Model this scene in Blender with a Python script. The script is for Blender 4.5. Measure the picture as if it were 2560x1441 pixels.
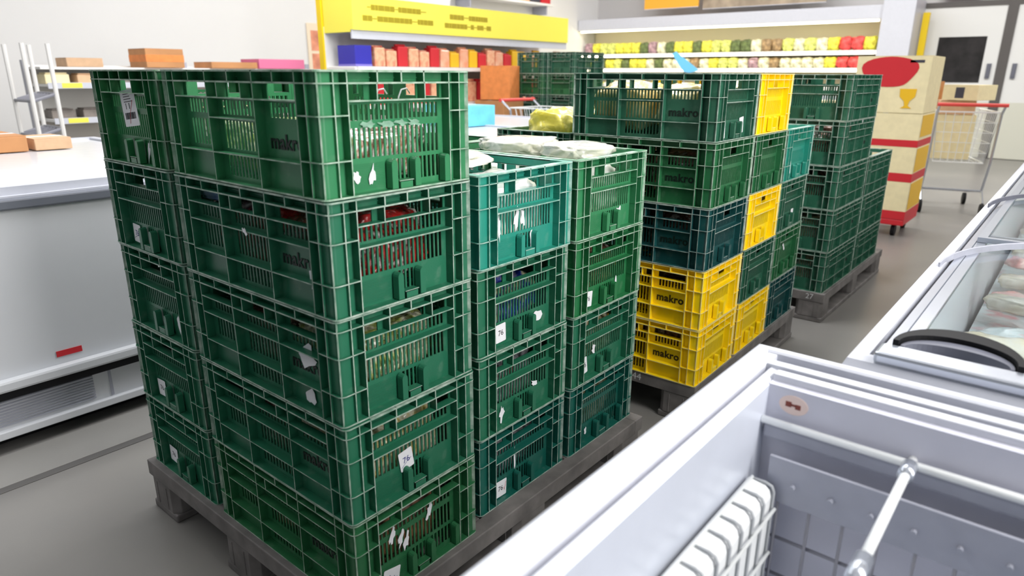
import bpy, bmesh, math, random
from mathutils import Vector, Matrix, noise
for o in list(bpy.data.objects): bpy.data.objects.remove(o, do_unlink=True)
S = bpy.context.scene
COL = S.collection
PI = math.pi
rnd = random.Random(7)

# ------------------------------------------------------------------ camera
def make_camera():
    cd = bpy.data.cameras.new('camera'); c = bpy.data.objects.new('camera', cd); COL.objects.link(c)
    f, yaw, pitch, roll = 1700.7, 0.6905, 0.3049, 0.0046
    fw = Vector((-math.sin(yaw)*math.cos(pitch), math.cos(yaw)*math.cos(pitch), -math.sin(pitch)))
    r = Vector((math.cos(yaw), math.sin(yaw), 0)); up = r.cross(fw)
    r2 = math.cos(roll)*r+math.sin(roll)*up; u2 = -math.sin(roll)*r+math.cos(roll)*up
    m = Matrix((( r2.x, u2.x, -fw.x, 1.0232), (r2.y, u2.y, -fw.y, -0.7158), (r2.z, u2.z, -fw.z, 1.3046), (0, 0, 0, 1)))
    c.matrix_world = m
    cd.sensor_width = 36; cd.sensor_fit = 'HORIZONTAL'; cd.lens = 36*f/2560
    cd.clip_start = .02; cd.clip_end = 100
    cd.dof.use_dof = True; cd.dof.focus_distance = 1.95; cd.dof.aperture_fstop = 3.4
    S.camera = c
make_camera()

# ------------------------------------------------------------------ world, lights, exposure
def make_world():
    w = bpy.data.worlds.new('world'); S.world = w; w.use_nodes = True
    bg = w.node_tree.nodes['Background']; bg.inputs[0].default_value = (.86, .93, 1, 1); bg.inputs[1].default_value = .12
make_world()
def area(name, loc, target, sx, sy, power, col=(1, 1, 1)):
    d = bpy.data.lights.new(name, 'AREA'); d.shape = 'RECTANGLE'; d.size = sx; d.size_y = sy; d.energy = power; d.color = col
    o = bpy.data.objects.new(name, d); COL.objects.link(o); o.location = loc
    o.rotation_euler = (Vector(target)-Vector(loc)).to_track_quat('-Z', 'Y').to_euler()
    return o
area('ceiling_light_aisle', (3.7, .4, 2.9), (0, .9, .9), .9, 6, 225, (1, .98, .96))
area('ceiling_light_front', (1.4, -2.6, 4.4), (0, .2, .6), 2.5, .5, 7, (.95, .97, 1))
area('ceiling_light_left', (-3.0, 1.5, 4.6), (-3.0, 1.5, 0), .5, 8, 92, (.97, .98, 1))
area('island_fill_light', (-.7, 2.6, 4.3), (-1.7, .3, .6), .5, 3, 130, (.97, .98, 1))  # added fill lamp, only there to brighten the left island's front
area('ceiling_light_far', (-3.5, 9, 4.6), (-3.5, 9, 0), 8, .5, 270, (1, .98, .95))
area('ceiling_light_door', (1.5, 9, 4.6), (0, 10, 0), .5, 6, 170, (1, .99, .97))
area('ceiling_light_wall', (-6.4, 4, 4.5), (-8, 5, 1.5), .5, 8, 50, (1, 1, 1))
S.view_settings.view_transform = 'Standard'; S.view_settings.look = 'None'
S.view_settings.exposure = .5; S.view_settings.gamma = 1; S.view_settings.use_curve_mapping = False

# ------------------------------------------------------------------ materials
def L3(r, g, b):
    return tuple(((x/255)/12.92 if x/255 <= .04045 else ((x/255+.055)/1.055)**2.4) for x in (r, g, b))
def nodes(name):
    m = bpy.data.materials.new(name); m.use_nodes = True
    nt = m.node_tree; return m, nt, nt.nodes['Principled BSDF']
def noise_ramp(nt, scale, stops, detail=4, coord='Object'):
    tc = nt.nodes.new('ShaderNodeTexCoord'); n = nt.nodes.new('ShaderNodeTexNoise'); r = nt.nodes.new('ShaderNodeValToRGB')
    n.inputs['Scale'].default_value = scale; n.inputs['Detail'].default_value = detail
    nt.links.new(tc.outputs[coord], n.inputs['Vector']); nt.links.new(n.outputs['Fac'], r.inputs['Fac'])
    while len(r.color_ramp.elements) < len(stops): r.color_ramp.elements.new(.5)
    for e, (p, c) in zip(r.color_ramp.elements, stops): e.position = p; e.color = (*c, 1)
    return r, n, tc
def mat(name, rgb, rough=.5, metal=0, var=.0, scale=20, bump=0, coat=0, spec=.5):
    m, nt, b = nodes(name); c = L3(*rgb)
    b.inputs['Roughness'].default_value = rough; b.inputs['Metallic'].default_value = metal
    b.inputs['Coat Weight'].default_value = coat; b.inputs['Specular IOR Level'].default_value = spec
    r, n, tc = noise_ramp(nt, scale, [(.3, tuple(x*(1-var) for x in c)), (.7, tuple(min(1, x*(1+var)) for x in c))])
    nt.links.new(r.outputs[0], b.inputs['Base Color'])
    if bump:
        bp = nt.nodes.new('ShaderNodeBump'); bp.inputs['Strength'].default_value = bump; bp.inputs['Distance'].default_value = .004
        nt.links.new(n.outputs['Fac'], bp.inputs['Height']); nt.links.new(bp.outputs[0], b.inputs['Normal'])
    return m
def crate_mat(name, edge_glint):
    m, nt, b = nodes(name)
    oi = nt.nodes.new('ShaderNodeObjectInfo'); tc = nt.nodes.new('ShaderNodeTexCoord')
    n = nt.nodes.new('ShaderNodeTexNoise'); n.inputs['Scale'].default_value = 34; n.inputs['Detail'].default_value = 6
    nt.links.new(tc.outputs['Object'], n.inputs['Vector'])
    mr = nt.nodes.new('ShaderNodeMapRange')
    mr.inputs['From Min'].default_value = .35 if edge_glint else .55; mr.inputs['From Max'].default_value = .65 if edge_glint else .85
    mr.inputs['To Min'].default_value = .22 if edge_glint else 0; mr.inputs['To Max'].default_value = .72 if edge_glint else .3
    nt.links.new(n.outputs['Fac'], mr.inputs['Value'])
    mx = nt.nodes.new('ShaderNodeMix'); mx.data_type = 'RGBA'
    nt.links.new(mr.outputs[0], mx.inputs['Factor']); nt.links.new(oi.outputs['Color'], mx.inputs[6])
    hs = nt.nodes.new('ShaderNodeMix'); hs.data_type = 'RGBA'; hs.inputs['Factor'].default_value = .8 if edge_glint else .25
    nt.links.new(oi.outputs['Color'], hs.inputs[6]); hs.inputs[7].default_value = (.80, .86, .78, 1)
    nt.links.new(hs.outputs[2], mx.inputs[7]); nt.links.new(mx.outputs[2], b.inputs['Base Color'])
    b.inputs['Roughness'].default_value = .5 if edge_glint else .36
    b.inputs['Specular IOR Level'].default_value = .45
    bp = nt.nodes.new('ShaderNodeBump'); bp.inputs['Strength'].default_value = .12; bp.inputs['Distance'].default_value = .002
    n2 = nt.nodes.new('ShaderNodeTexNoise'); n2.inputs['Scale'].default_value = 260; nt.links.new(tc.outputs['Object'], n2.inputs['Vector'])
    nt.links.new(n2.outputs['Fac'], bp.inputs['Height']); nt.links.new(bp.outputs[0], b.inputs['Normal'])
    return m
def pack_mat(name, cols, scale=22, rough=.25, bump=.6):
    m, nt, b = nodes(name)
    st = [(i/(len(cols)-1)*.44+.28, L3(*c)) for i, c in enumerate(cols)]
    r, n, tc = noise_ramp(nt, scale, st, 5)
    r.color_ramp.interpolation = 'LINEAR'
    v = nt.nodes.new('ShaderNodeTexVoronoi'); v.inputs['Scale'].default_value = scale*1.6; v.feature = 'DISTANCE_TO_EDGE'
    nt.links.new(tc.outputs['Object'], v.inputs['Vector'])
    bp = nt.nodes.new('ShaderNodeBump'); bp.inputs['Strength'].default_value = bump; bp.inputs['Distance'].default_value = .012
    nt.links.new(v.outputs['Distance'], bp.inputs['Height']); nt.links.new(bp.outputs[0], b.inputs['Normal'])
    nt.links.new(r.outputs[0], b.inputs['Base Color']); b.inputs['Roughness'].default_value = rough
    b.inputs['Coat Weight'].default_value = .6; b.inputs['Coat Roughness'].default_value = .12
    return m
def emis(name, rgb, s):
    m, nt, b = nodes(name); b.inputs['Emission Color'].default_value = (*L3(*rgb), 1); b.inputs['Emission Strength'].default_value = s
    b.inputs['Base Color'].default_value = (*L3(*rgb), 1); return m
def glass(name, tint=(1, 1, 1), rough=.02):
    m, nt, b = nodes(name); b.inputs['Base Color'].default_value = (*tint, 1); b.inputs['Roughness'].default_value = rough
    b.inputs['Transmission Weight'].default_value = 1; b.inputs['IOR'].default_value = 1.15
    return m

M = dict(
    crate=crate_mat('crate_plastic', False), edge_glint=crate_mat('crate_plastic_edge_glint', True),  # edge copy: highlights on rib and rim edges painted in as paler plastic
    pallet=mat('grey_recycled_plastic', (112, 108, 106), .6, var=.3, scale=14, bump=.3),
    pallet_in=mat('grey_plastic_deck', (96, 93, 92), .7, var=.25, scale=9),
    paper=mat('sticker_paper', (240, 240, 244), .6, var=.05), ink=mat('black_ink', (18, 18, 22), .6), blue=mat('blue_ink', (20, 30, 120), .6),
    redink=mat('red_ink', (190, 20, 30), .6), darkgreen=mat('embossed_letter_edge_green', (6, 26, 20), .5), darkyel=mat('cut_letter_brown', (60, 44, 8), .6),
    chalk=mat('chalk_white', (205, 205, 205), .8),
    white=mat('white_enamel', (206, 208, 217), .42, var=.02, coat=.1), whitem=mat('white_coated_wire', (235, 238, 238), .35),
    bodyw=mat('white_cabinet_paint', (214, 216, 220), .4, var=.03, scale=3),
    liner=mat('freezer_liner_aluminium', (208, 213, 224), .35, metal=.25, var=.06, scale=5), linerf=mat('freezer_far_liner', (212, 212, 224), .4, var=.08, scale=6),
    grey=mat('grey_trim', (168, 170, 182), .35, var=.05), dgrey=mat('dark_grey_rubber', (62, 62, 74), .5), mgrey=mat('mid_grey_plastic', (104, 106, 118), .45),
    black=mat('black_plastic', (16, 16, 19), .6, spec=.25), alu=mat('brushed_aluminium', (190, 195, 205), .25, metal=.7),
    wiregrey=mat('grey_wire', (140, 140, 150), .4), wire_shaded=mat('shaded_white_wire', (170, 173, 176), .4), bright=mat('bright_white_board', (238, 240, 240), .4),  # basket upright wires: white coating with its shade put into the grey
    wall=mat('white_wall_paint', (236, 235, 234), .8, var=.01, scale=1), wallg=mat('grey_wall_paint', (196, 194, 194), .8, var=.02, scale=1),
    ceil=mat('ceiling_paint', (225, 225, 225), .9),
    yellow=mat('yellow_signboard', (248, 236, 88), .55), yeltxt=mat('dark_yellow_print', (168, 150, 10), .6), yelpost=mat('yellow_post_paint', (240, 205, 20), .5),
    orange=mat('orange_sign', (246, 176, 52), .6), red=mat('red_print', (205, 38, 48), .5), cream=mat('cream_carton', (236, 222, 178), .7, var=.05),
    carton=mat('brown_carton', (196, 140, 92), .75, var=.1, scale=8), carton2=mat('orange_carton', (230, 140, 74), .7, var=.1), carton3=mat('pale_carton', (214, 176, 140), .75, var=.08),
    pink=mat('pink_carton', (226, 120, 160), .6), gold=mat('gold_print', (235, 185, 30), .5), purple=mat('violet_carton', (128, 118, 200), .5), bluebox=mat('deep_blue_carton', (50, 48, 170), .4),
    skyb=mat('sky_blue_carton', (110, 205, 235), .45, var=.15, scale=12), doorm=mat('door_paint', (228, 228, 226), .5), doorlow=mat('door_lower_paint', (212, 212, 198), .5),
    frame=mat('dark_door_frame', (88, 84, 82), .5), dglass=mat('dark_door_glass', (52, 50, 50), .12, var=.4, scale=4), redtape=mat('red_tape', (220, 70, 64), .5),
    tube=emis('chiller_tube_light', (255, 244, 206), 7), clear=glass('lid_glass', (.93, .98, 1)),
    shelfw=mat('white_shelf_steel', (236, 234, 230), .4), shelfd=mat('dark_shelf_goods', (120, 112, 106), .6, var=.3, scale=14),
    chillin=mat('cream_chiller_panel', (246, 236, 204), .5),
    mirror=mat('barcode_print', (40, 40, 46), .6),
)
# polished concrete floor with faint dirt
def floor_mat():
    m, nt, b = nodes('polished_concrete_floor')
    r, n, tc = noise_ramp(nt, .9, [(.3, L3(122, 120, 118)), (.7, L3(140, 137, 132))], 8)
    nt.links.new(r.outputs[0], b.inputs['Base Color']); b.inputs['Roughness'].default_value = .32; b.inputs['Specular IOR Level'].default_value = .5
    return m
M['filmscrap'] = mat('torn_tape_residue', (132, 172, 148), .35, var=.3, scale=60)
ONES = 'first second third fourth fifth sixth seventh eighth ninth tenth eleventh twelfth thirteenth fourteenth fifteenth sixteenth seventeenth eighteenth nineteenth twentieth'.split()
def nth(i): return ONES[i] if i < 20 else ('twenty-'+ONES[i-20] if i < 29 else 'thirtieth')
M['floor'] = floor_mat(); M['strip'] = mat('paler_floor_strip', (150, 148, 144), .35, var=.06, scale=3)
BAG = dict(  # whitish stops paint crinkle highlights into the packet colours
    red=('bagged dark red packets', pack_mat('dark_red_packets', [(40, 14, 16), (190, 34, 34), (90, 26, 26), (240, 226, 222)], 26)),
    pale=('bagged pale brown packets', pack_mat('pale_brown_packets', [(90, 56, 36), (236, 230, 216), (170, 104, 76), (250, 250, 245), (176, 176, 130)], 30)),
    corn=('bagged yellow-white produce', pack_mat('yellow_white_produce', [(110, 104, 40), (236, 220, 140), (250, 245, 220), (150, 150, 76)], 34)),
    leaf=('bagged green vegetables', pack_mat('green_cream_vegetables', [(70, 100, 46), (190, 204, 110), (248, 248, 220), (120, 146, 70)], 34)),
    box=('brown cardboard packet', pack_mat('brown_cardboard_packets', [(120, 78, 50), (186, 132, 92), (90, 40, 30), (200, 170, 140)], 20, .5, .3)),
    blue=('bagged shiny blue packets', pack_mat('shiny_blue_packets', [(16, 22, 90), (40, 60, 170), (200, 196, 150), (20, 24, 60)], 24)),
    redw=('bagged red-silver packets', pack_mat('red_silver_packets', [(150, 20, 26), (200, 200, 206), (90, 90, 96), (190, 30, 40)], 22)),
    beige=('bagged beige snacks', pack_mat('beige_snacks', [(90, 74, 40), (206, 196, 150), (236, 232, 214), (130, 120, 80)], 34)),
    white=('milky white plastic bag', pack_mat('milky_white_film', [(214, 216, 214), (244, 244, 240), (236, 234, 214), (250, 250, 250)], 9, .2, .9)),
    yelb=('pale yellow plastic bag', pack_mat('pale_yellow_film', [(226, 204, 40), (244, 228, 90), (250, 242, 160)], 9, .25, .8)),
    gold=('wrapped golden loaf bag', pack_mat('golden_film', [(160, 130, 60), (226, 206, 140), (246, 240, 206)], 12, .2, .8)),
    dark=('dark brown bag', pack_mat('dark_brown_packets', [(50, 32, 26), (150, 110, 90), (60, 40, 34), (226, 216, 206)], 26)),
    sky=('light blue plastic bag', pack_mat('light_blue_film', [(120, 170, 220), (190, 215, 240), (90, 130, 190)], 10, .25, .8)),
)

# ------------------------------------------------------------------ mesh building
class MB:
    def __init__(s): s.v = []; s.f = []; s.m = []; s.mi = 0
    def add(s, vs, fs, mi=None, mx=None):
        n = len(s.v); s.v += [tuple(mx @ Vector(p)) if mx else tuple(p) for p in vs]
        for i, f in enumerate(fs):
            s.f.append(tuple(a+n for a in f)); s.m.append((mi[i] if isinstance(mi, (list, tuple)) else mi) if mi is not None else s.mi)
        return s
    def box(s, x0, x1, y0, y1, z0, z1, mi=None, mx=None):
        x0, x1 = min(x0, x1), max(x0, x1); y0, y1 = min(y0, y1), max(y0, y1)
        vs = [(x, y, z) for z in (z0, z1) for y in (y0, y1) for x in (x0, x1)]
        fs = [(0, 2, 3, 1), (4, 5, 7, 6), (0, 1, 5, 4), (2, 6, 7, 3), (0, 4, 6, 2), (1, 3, 7, 5)]
        return s.add(vs, fs, mi, mx)
    def prism(s, pts, z0, z1, mi=None, mx=None):
        n = len(pts); a = sum(pts[i][0]*pts[(i+1) % n][1]-pts[(i+1) % n][0]*pts[i][1] for i in range(n))
        if a < 0: pts = pts[::-1]
        vs = [(x, y, z0) for x, y in pts]+[(x, y, z1) for x, y in pts]
        fs = [tuple(range(n-1, -1, -1)), tuple(range(n, 2*n))]+[(i, (i+1) % n, n+(i+1) % n, n+i) for i in range(n)]
        return s.add(vs, fs, mi, mx)
    def tube(s, pts, r, k=8, mi=None, closed=False):
        P = [Vector(p) for p in pts]; n = len(P); rings = []
        up = None
        for i in range(n):
            if closed: t = (P[(i+1) % n]-P[i-1]).normalized()
            else: t = (P[min(i+1, n-1)]-P[max(i-1, 0)]).normalized()
            if up is None or abs(up.dot(t)) > .98: up = Vector((0, 0, 1)) if abs(t.z) < .9 else Vector((1, 0, 0))
            a = t.cross(up).normalized(); b = a.cross(t).normalized(); up = b
            rings.append([P[i]+r*(math.cos(q*2*PI/k)*a+math.sin(q*2*PI/k)*b) for q in range(k)])
        vs = [v for rg in rings for v in rg]; fs = []
        m = n if closed else n-1
        for i in range(m):
            j = (i+1) % n
            for q in range(k): fs.append((i*k+q, i*k+(q+1) % k, j*k+(q+1) % k, j*k+q))
        if not closed: fs += [tuple(range(k-1, -1, -1)), tuple((n-1)*k+q for q in range(k))]
        return s.add(vs, fs, mi)
    def cyl(s, c, r, h, axis='Z', k=20, mi=None):
        e = {'X': (h/2, 0, 0), 'Y': (0, h/2, 0), 'Z': (0, 0, h/2)}[axis]
        return s.tube([(c[0]-e[0], c[1]-e[1], c[2]-e[2]), (c[0]+e[0], c[1]+e[1], c[2]+e[2])], r, k, mi)
    def mesh(s, name, mats):
        me = bpy.data.meshes.new(name); me.from_pydata([tuple(v) for v in s.v], [], s.f)
        for m in mats: me.materials.append(m)
        me.polygons.foreach_set('material_index', s.m); me.update(); return me
def link(name, me, parent=None, loc=None, rot=None):
    o = bpy.data.objects.new(name, me); COL.objects.link(o)
    if parent is not None: o.parent = parent
    if loc is not None: o.location = loc
    if rot is not None: o.rotation_euler = rot
    return o
def build(name, mb, mats, parent=None, loc=None, rot=None, bevel=0, smooth=False):
    if not isinstance(mats, (list, tuple)): mats = [mats]
    me = mb.mesh(name, mats); o = link(name, me, parent, loc, rot)
    if bevel:
        b = o.modifiers.new('bevel', 'BEVEL'); b.width = bevel; b.segments = 2; b.limit_method = 'ANGLE'; b.angle_limit = .7
    if smooth:
        for p in me.polygons: p.use_smooth = True
    return o
def tag(o, label, cat, group=None, kind=None):
    if label: o['label'] = label
    if cat: o['category'] = cat
    if group: o['group'] = group
    if kind: o['kind'] = kind
    return o
def empty(name, loc, label, cat, group=None, rz=0):
    o = link(name, None, None, loc, (0, 0, rz)); o.empty_display_size = .05
    return tag(o, label, cat, group)
def struct(name, mb, mats, bevel=0):
    o = build(name, mb, mats, bevel=bevel); o['kind'] = 'structure'; return o
def text_mesh(s, size, extrude=.0006, offset=0, mats=(), name='lettering', spacing=1):
    c = bpy.data.curves.new(name, 'FONT'); c.body = s; c.size = size; c.extrude = extrude; c.offset = offset
    c.align_x = 'CENTER'; c.align_y = 'CENTER'; c.resolution_u = 4; c.space_character = spacing
    o = bpy.data.objects.new(name, c); COL.objects.link(o)
    bpy.context.view_layer.update()
    dg = bpy.context.evaluated_depsgraph_get(); me = bpy.data.meshes.new_from_object(o.evaluated_get(dg))
    bpy.data.objects.remove(o, do_unlink=True); me.name = name
    me.materials.clear()
    for m in mats: me.materials.append(m)
    for p in me.polygons: p.material_index = 0
    return me

# ------------------------------------------------------------------ the room
FX0, FX1, FY0, FY1 = -8.0, 7.0, -5.0, 13.2
struct('floor', MB().box(FX0, FX1, FY0, FY1, -.1, 0), M['floor'])
struct('ceiling', MB().box(FX0, FX1, FY0, FY1, 5, 5.1), M['ceil'])
struct('wall_left', MB().box(FX0-.1, FX0, FY0, FY1, 0, 5), M['wall'])
struct('wall_back', MB().box(FX0, FX1, FY1, FY1+.1, 0, 5), M['wallg'])
struct('wall_right', MB().box(FX1, FX1+.1, FY0, FY1, 0, 5), M['wall'])
struct('trim_1', MB().box(-1.72, -1.492, FY0, FY1-.3, 0, .002), M['strip'])
struct('trim_2', MB().box(-1.49, -1.455, FY0, FY1-.3, 0, .002), mat('floor_joint', (96, 94, 92), .6))

def door(n, x0, x1, handle_side):
    d = link('door_%d' % n, None, None, (0, 0, 0)); d['kind'] = 'structure'
    y = 13.17; m = MB(); wx0, wx1 = x0+.32, x0+1.0; z0, z1 = 1.2, 1.92
    if x1-x0 < 1.1: wx0 = x0+.3; wx1 = x1-.3
    m.box(x0, wx0, y-.04, y, .9, 2.38); m.box(wx1, x1, y-.04, y, .9, 2.38); m.box(wx0, wx1, y-.04, y, .9, z0); m.box(wx0, wx1, y-.04, y, z1, 2.38)
    build('door_leaf', m, M['doorm'], d)
    build('kick_panel', MB().box(x0, x1, y-.045, y, .01, .9), M['doorlow'], d)
    build('door_frame', MB().box(x0-.07, x0, y-.06, y+.01, 0, 2.46).box(x1, x1+.07, y-.06, y+.01, 0, 2.46).box(x0, x1, y-.06, y+.01, 2.38, 2.46), M['frame'], d)
    build('door_window', MB().box(wx0, wx1, y-.02, y-.01, z0, z1), M['dglass'], d)
    hx = x1-.1 if handle_side > 0 else x0+.1
    build('door_handle', MB().box(hx-.03, hx+.03, y-.07, y-.04, 1.27, 1.5).box(hx-.02, hx+.02, y-.08, y-.07, 1.3, 1.47), M['mgrey'], d)
    build('push_bar_sticker', MB().box(x1-.22, x1, y-.05, y-.045, .98, 1.04), M['redtape'], d)
    return d
door(1, -1.52, -.32, 1); door(2, -.18, 1.0, -1)

# ------------------------------------------------------------------ plastic crate master
HX, HY, H = .2965, .1925, .2275        # half length, half width, height
PITCH = .2295
D = .021                                # rib depth
WT = .003                               # wall thickness
def zf(fr): return H*(1-fr)             # height from fraction below the rim
def panel(mb, half, axis_short, variant):
    """ribbed wall in local u (right), d (outward, 0 at envelope, negative inward), z; returns MB in (u,d,z)"""
    u0, u1 = -half+.066, half-.066
    W = u1-u0
    U = lambda t: u0+W*t
    def wall(a, b, f0, f1): mb.box(U(a), U(b), -D-WT, -D, zf(f1), zf(f0), 0)
    def wallu(a, b, f0, f1): mb.box(a, b, -D-WT, -D, zf(f1), zf(f0), 0)
    def rib_h(a, b, fr, dep=D, th=.0025):                # horizontal rib, pale outer edge
        z = zf(fr); n = [0, 0, 0, 1, 0, 0]
        mb.box(U(a), U(b), -dep, 0, z-th/2, z+th/2, n)
    def rib_v(t, f0, f1, dep=D, th=.0024):
        mb.box(U(t)-th/2, U(t)+th/2, -D, -D+dep, zf(f1), zf(f0), [0, 0, 0, 1, 0, 0])
    def slots(a, b, f0, f1, pitch=.0132, bar=.0048):
        A, B = U(a), U(b); n = max(2, round((B-A)/pitch)); p = (B-A-bar)/n
        for i in range(n+1):
            x = A+i*p; mb.box(x, x+bar, -D-WT, -D, zf(f1), zf(f0), 0)
    T0 = .10; T1 = .235
    return U, wall, wallu, rib_h, rib_v, slots
def tf(mb):   # (u,d,z) -> mesh for a side whose outward normal is -Y: x=u, y=-d
    mb.v = [(x, -y, z) for x, y, z in mb.v]; mb.f = [f[::-1] for f in mb.f]; return mb
def side_mesh(variant):
    mb = MB(); U, wall, wallu, rib_h, rib_v, slots = panel(mb, HX, False, variant)
    b1, b2 = .305, .695
    # window row
    e = .0
    wins = [(.03, b1-.04), (b1+.03, b1+.072), (b1+.105, b2-.11), (b2-.078, b2-.03), (b2+.035, .97)]
    p = 0
    for a, b in wins: wall(p, a, .10, .235); p = b
    wall(p, 1, .10, .235)
    for a, b in (wins[2],): rib_v(a-.012, .10, .235); rib_v(b+.012, .10, .235)
    rib_h(0, 1, .237)
    # upper slot row
    for a, b in ((0, b1), (b1, b2), (b2, 1)):
        wall(a, a+.035, .235, 1) ; wall(b-.035, b, .235, 1)
        wall(a+.035, b-.035, .235, .262); slots(a+.035, b-.035, .262, .385); wall(a+.035, b-.035, .385, .44)
    if variant == 0: rib_h(0, 1, .412)
    else: rib_h(b1, b2, .412)
    slots(.035, b1-.035, .44, .68); wall(.035, b1-.035, .68, 1)
    slots(b1+.035, b2-.035, .44, .69); wall(b1+.035, b2-.035, .69, .75); slots(b1+.035, b2-.035, .75, .94); wall(b1+.035, b2-.035, .94, 1)
    wall(b2+.035, .965, .44, 1)
    rib_h(0, 1, .725)
    for t in (b1, b2): rib_v(t, .10, .985)
    rib_v(0, .10, .985); rib_v(1, .10, .985)
    return tf(mb).mesh('side_panel', [M['crate'], M['edge_glint']])
def end_mesh(variant):
    mb = MB(); U, wall, wallu, rib_h, rib_v, slots = panel(mb, HY, True, variant)
    wins = [(.03, .20), (.285, .715), (.80, .97)]
    p = 0
    for a, b in wins: wall(p, a, .10, .235); p = b
    wall(p, 1, .10, .235)
    rib_v(.262, .10, .235); rib_v(.738, .10, .235)
    rib_h(0, 1, .237)
    wall(0, .04, .235, 1); wall(.96, 1, .235, 1)
    wall(.04, .96, .235, .268); slots(.04, .96, .268, .395, .0125, .0046); wall(.04, .96, .395, .455)
    if variant == 0: rib_h(0, 1, .425, D, .003)
    slots(.04, .96, .455, .70, .0125, .0046); wall(.04, .96, .70, .735)
    # bottom band: textured plate, middle slots, plain plate
    wall(.04, .38, .735, .97)
    for i in range(15):
        f = .745+i*.0145; mb.box(U(.05), U(.36), -D, -D+.0012, zf(f+.006), zf(f), 0)
    slots(.42, .62, .735, .93, .0125, .0046); wall(.38, .42, .735, .93); wall(.38, .66, .93, .97)
    if variant == 0: wall(.62, .96, .735, .97)
    else: slots(.66, .96, .735, .93, .0125, .0046); wall(.62, .66, .735, .93); wall(.66, .96, .93, .97)
    wall(.04, .96, .97, 1)
    return tf(mb).mesh('end_panel', [M['crate'], M['edge_glint']])
def fin_mesh():   # upright rounded guide on the end panel, local origin at panel centre (normal -Y)
    mb = MB(); w = .0085; zb, zt = zf(.975), zf(.725)
    prof = [(-w, zb), (w, zb), (w, zt-w)]+[(w*math.cos(a), zt-w+w*math.sin(a)) for a in (PI/6, PI/3, PI/2, 2*PI/3, 5*PI/6)]+[(-w, zt-w)]
    n = len(prof)
    vs = [(x, D*.8, z) for x, z in prof]+[(x*.86, .001, z-.001) for x, z in prof]
    fs = [tuple(range(n)), tuple(range(2*n-1, n-1, -1))]+[(i, n+i, n+(i+1) % n, (i+1) % n) for i in range(n)]
    mb.add(vs, fs, 0); return mb.mesh('guide_fin', [M['crate'], M['edge_glint']])
def clip_mesh():
    mb = MB(); mb.box(-.019, .019, .002, .006, .004, .018, 0); mb.box(-.019, .019, .002, D, .0165, .0195, [0, 0, 1, 0, 0, 0]); mb.box(-.019, -.016, .002, D, .004, .0165, 0); mb.box(.016, .019, .002, D, .004, .0165, 0)
    return mb.mesh('latch_clip', [M['crate'], M['edge_glint']])
def arc(cx, cy, r, a0, a1, n=5): return [(cx+r*math.cos(a0+(a1-a0)*i/n), cy+r*math.sin(a0+(a1-a0)*i/n)) for i in range(n+1)]
def corner_mesh():   # corner at origin, walls going +x and +y
    mb = MB()
    wallp = [(.021, .067), (.021, .036), (.007, .036), (.007, .017)]+arc(.017, .017, .010, PI, 1.5*PI)+[(.036, .007), (.036, .021), (.067, .021), (.067, .024), (.024, .024), (.024, .067)]
    mb.prism(wallp, .003, H-.003, 0)
    ribp = [(.0235, .067), (0, .067), (0, .014)]+arc(.014, .014, .014, PI, 1.5*PI)+[(.067, 0), (.067, .0235), (.0235, .0235)]
    def ring(z0, z1):
        n = len(ribp); mi = []
        # prism: 2 caps then sides; outer sides pale
        pts = ribp; a = sum(pts[i][0]*pts[(i+1) % n][1]-pts[(i+1) % n][0]*pts[i][1] for i in range(n))
        q = pts[::-1] if a < 0 else pts
        mi = [0, 0]
        for i in range(n):
            (x1, y1), (x2, y2) = q[i], q[(i+1) % n]
            mi.append(1 if max(min(x1, x2), 0) < .02 and min((x1+x2)/2, (y1+y2)/2) < .005 and max(x1, x2, y1, y2) <= .068 and not (x1 == x2 == .067 or y1 == y2 == .067) else 0)
        mb.prism(ribp, z0, z1, mi)
    ring(H-.0035, H); ring(0, .0035)
    for fr in (.10, .345, .70): ring(zf(fr)-.0012, zf(fr)+.0012)
    for u in (.0345, .0640):
        mb.box(0, .021, u, u+.0024, .002, H-.002, [0, 0, 0, 0, 1, 0]); mb.box(u, u+.0024, 0, .021, .002, H-.002, [0, 0, 1, 0, 0, 0])
    mb.prism([(.0038, .0052), (.0052, .0038), (.012, .0105), (.0105, .012)], .002, H-.002, [0, 0, 1, 1, 1, 1])
    return mb.mesh('corner_post', [M['crate'], M['edge_glint']])
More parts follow.
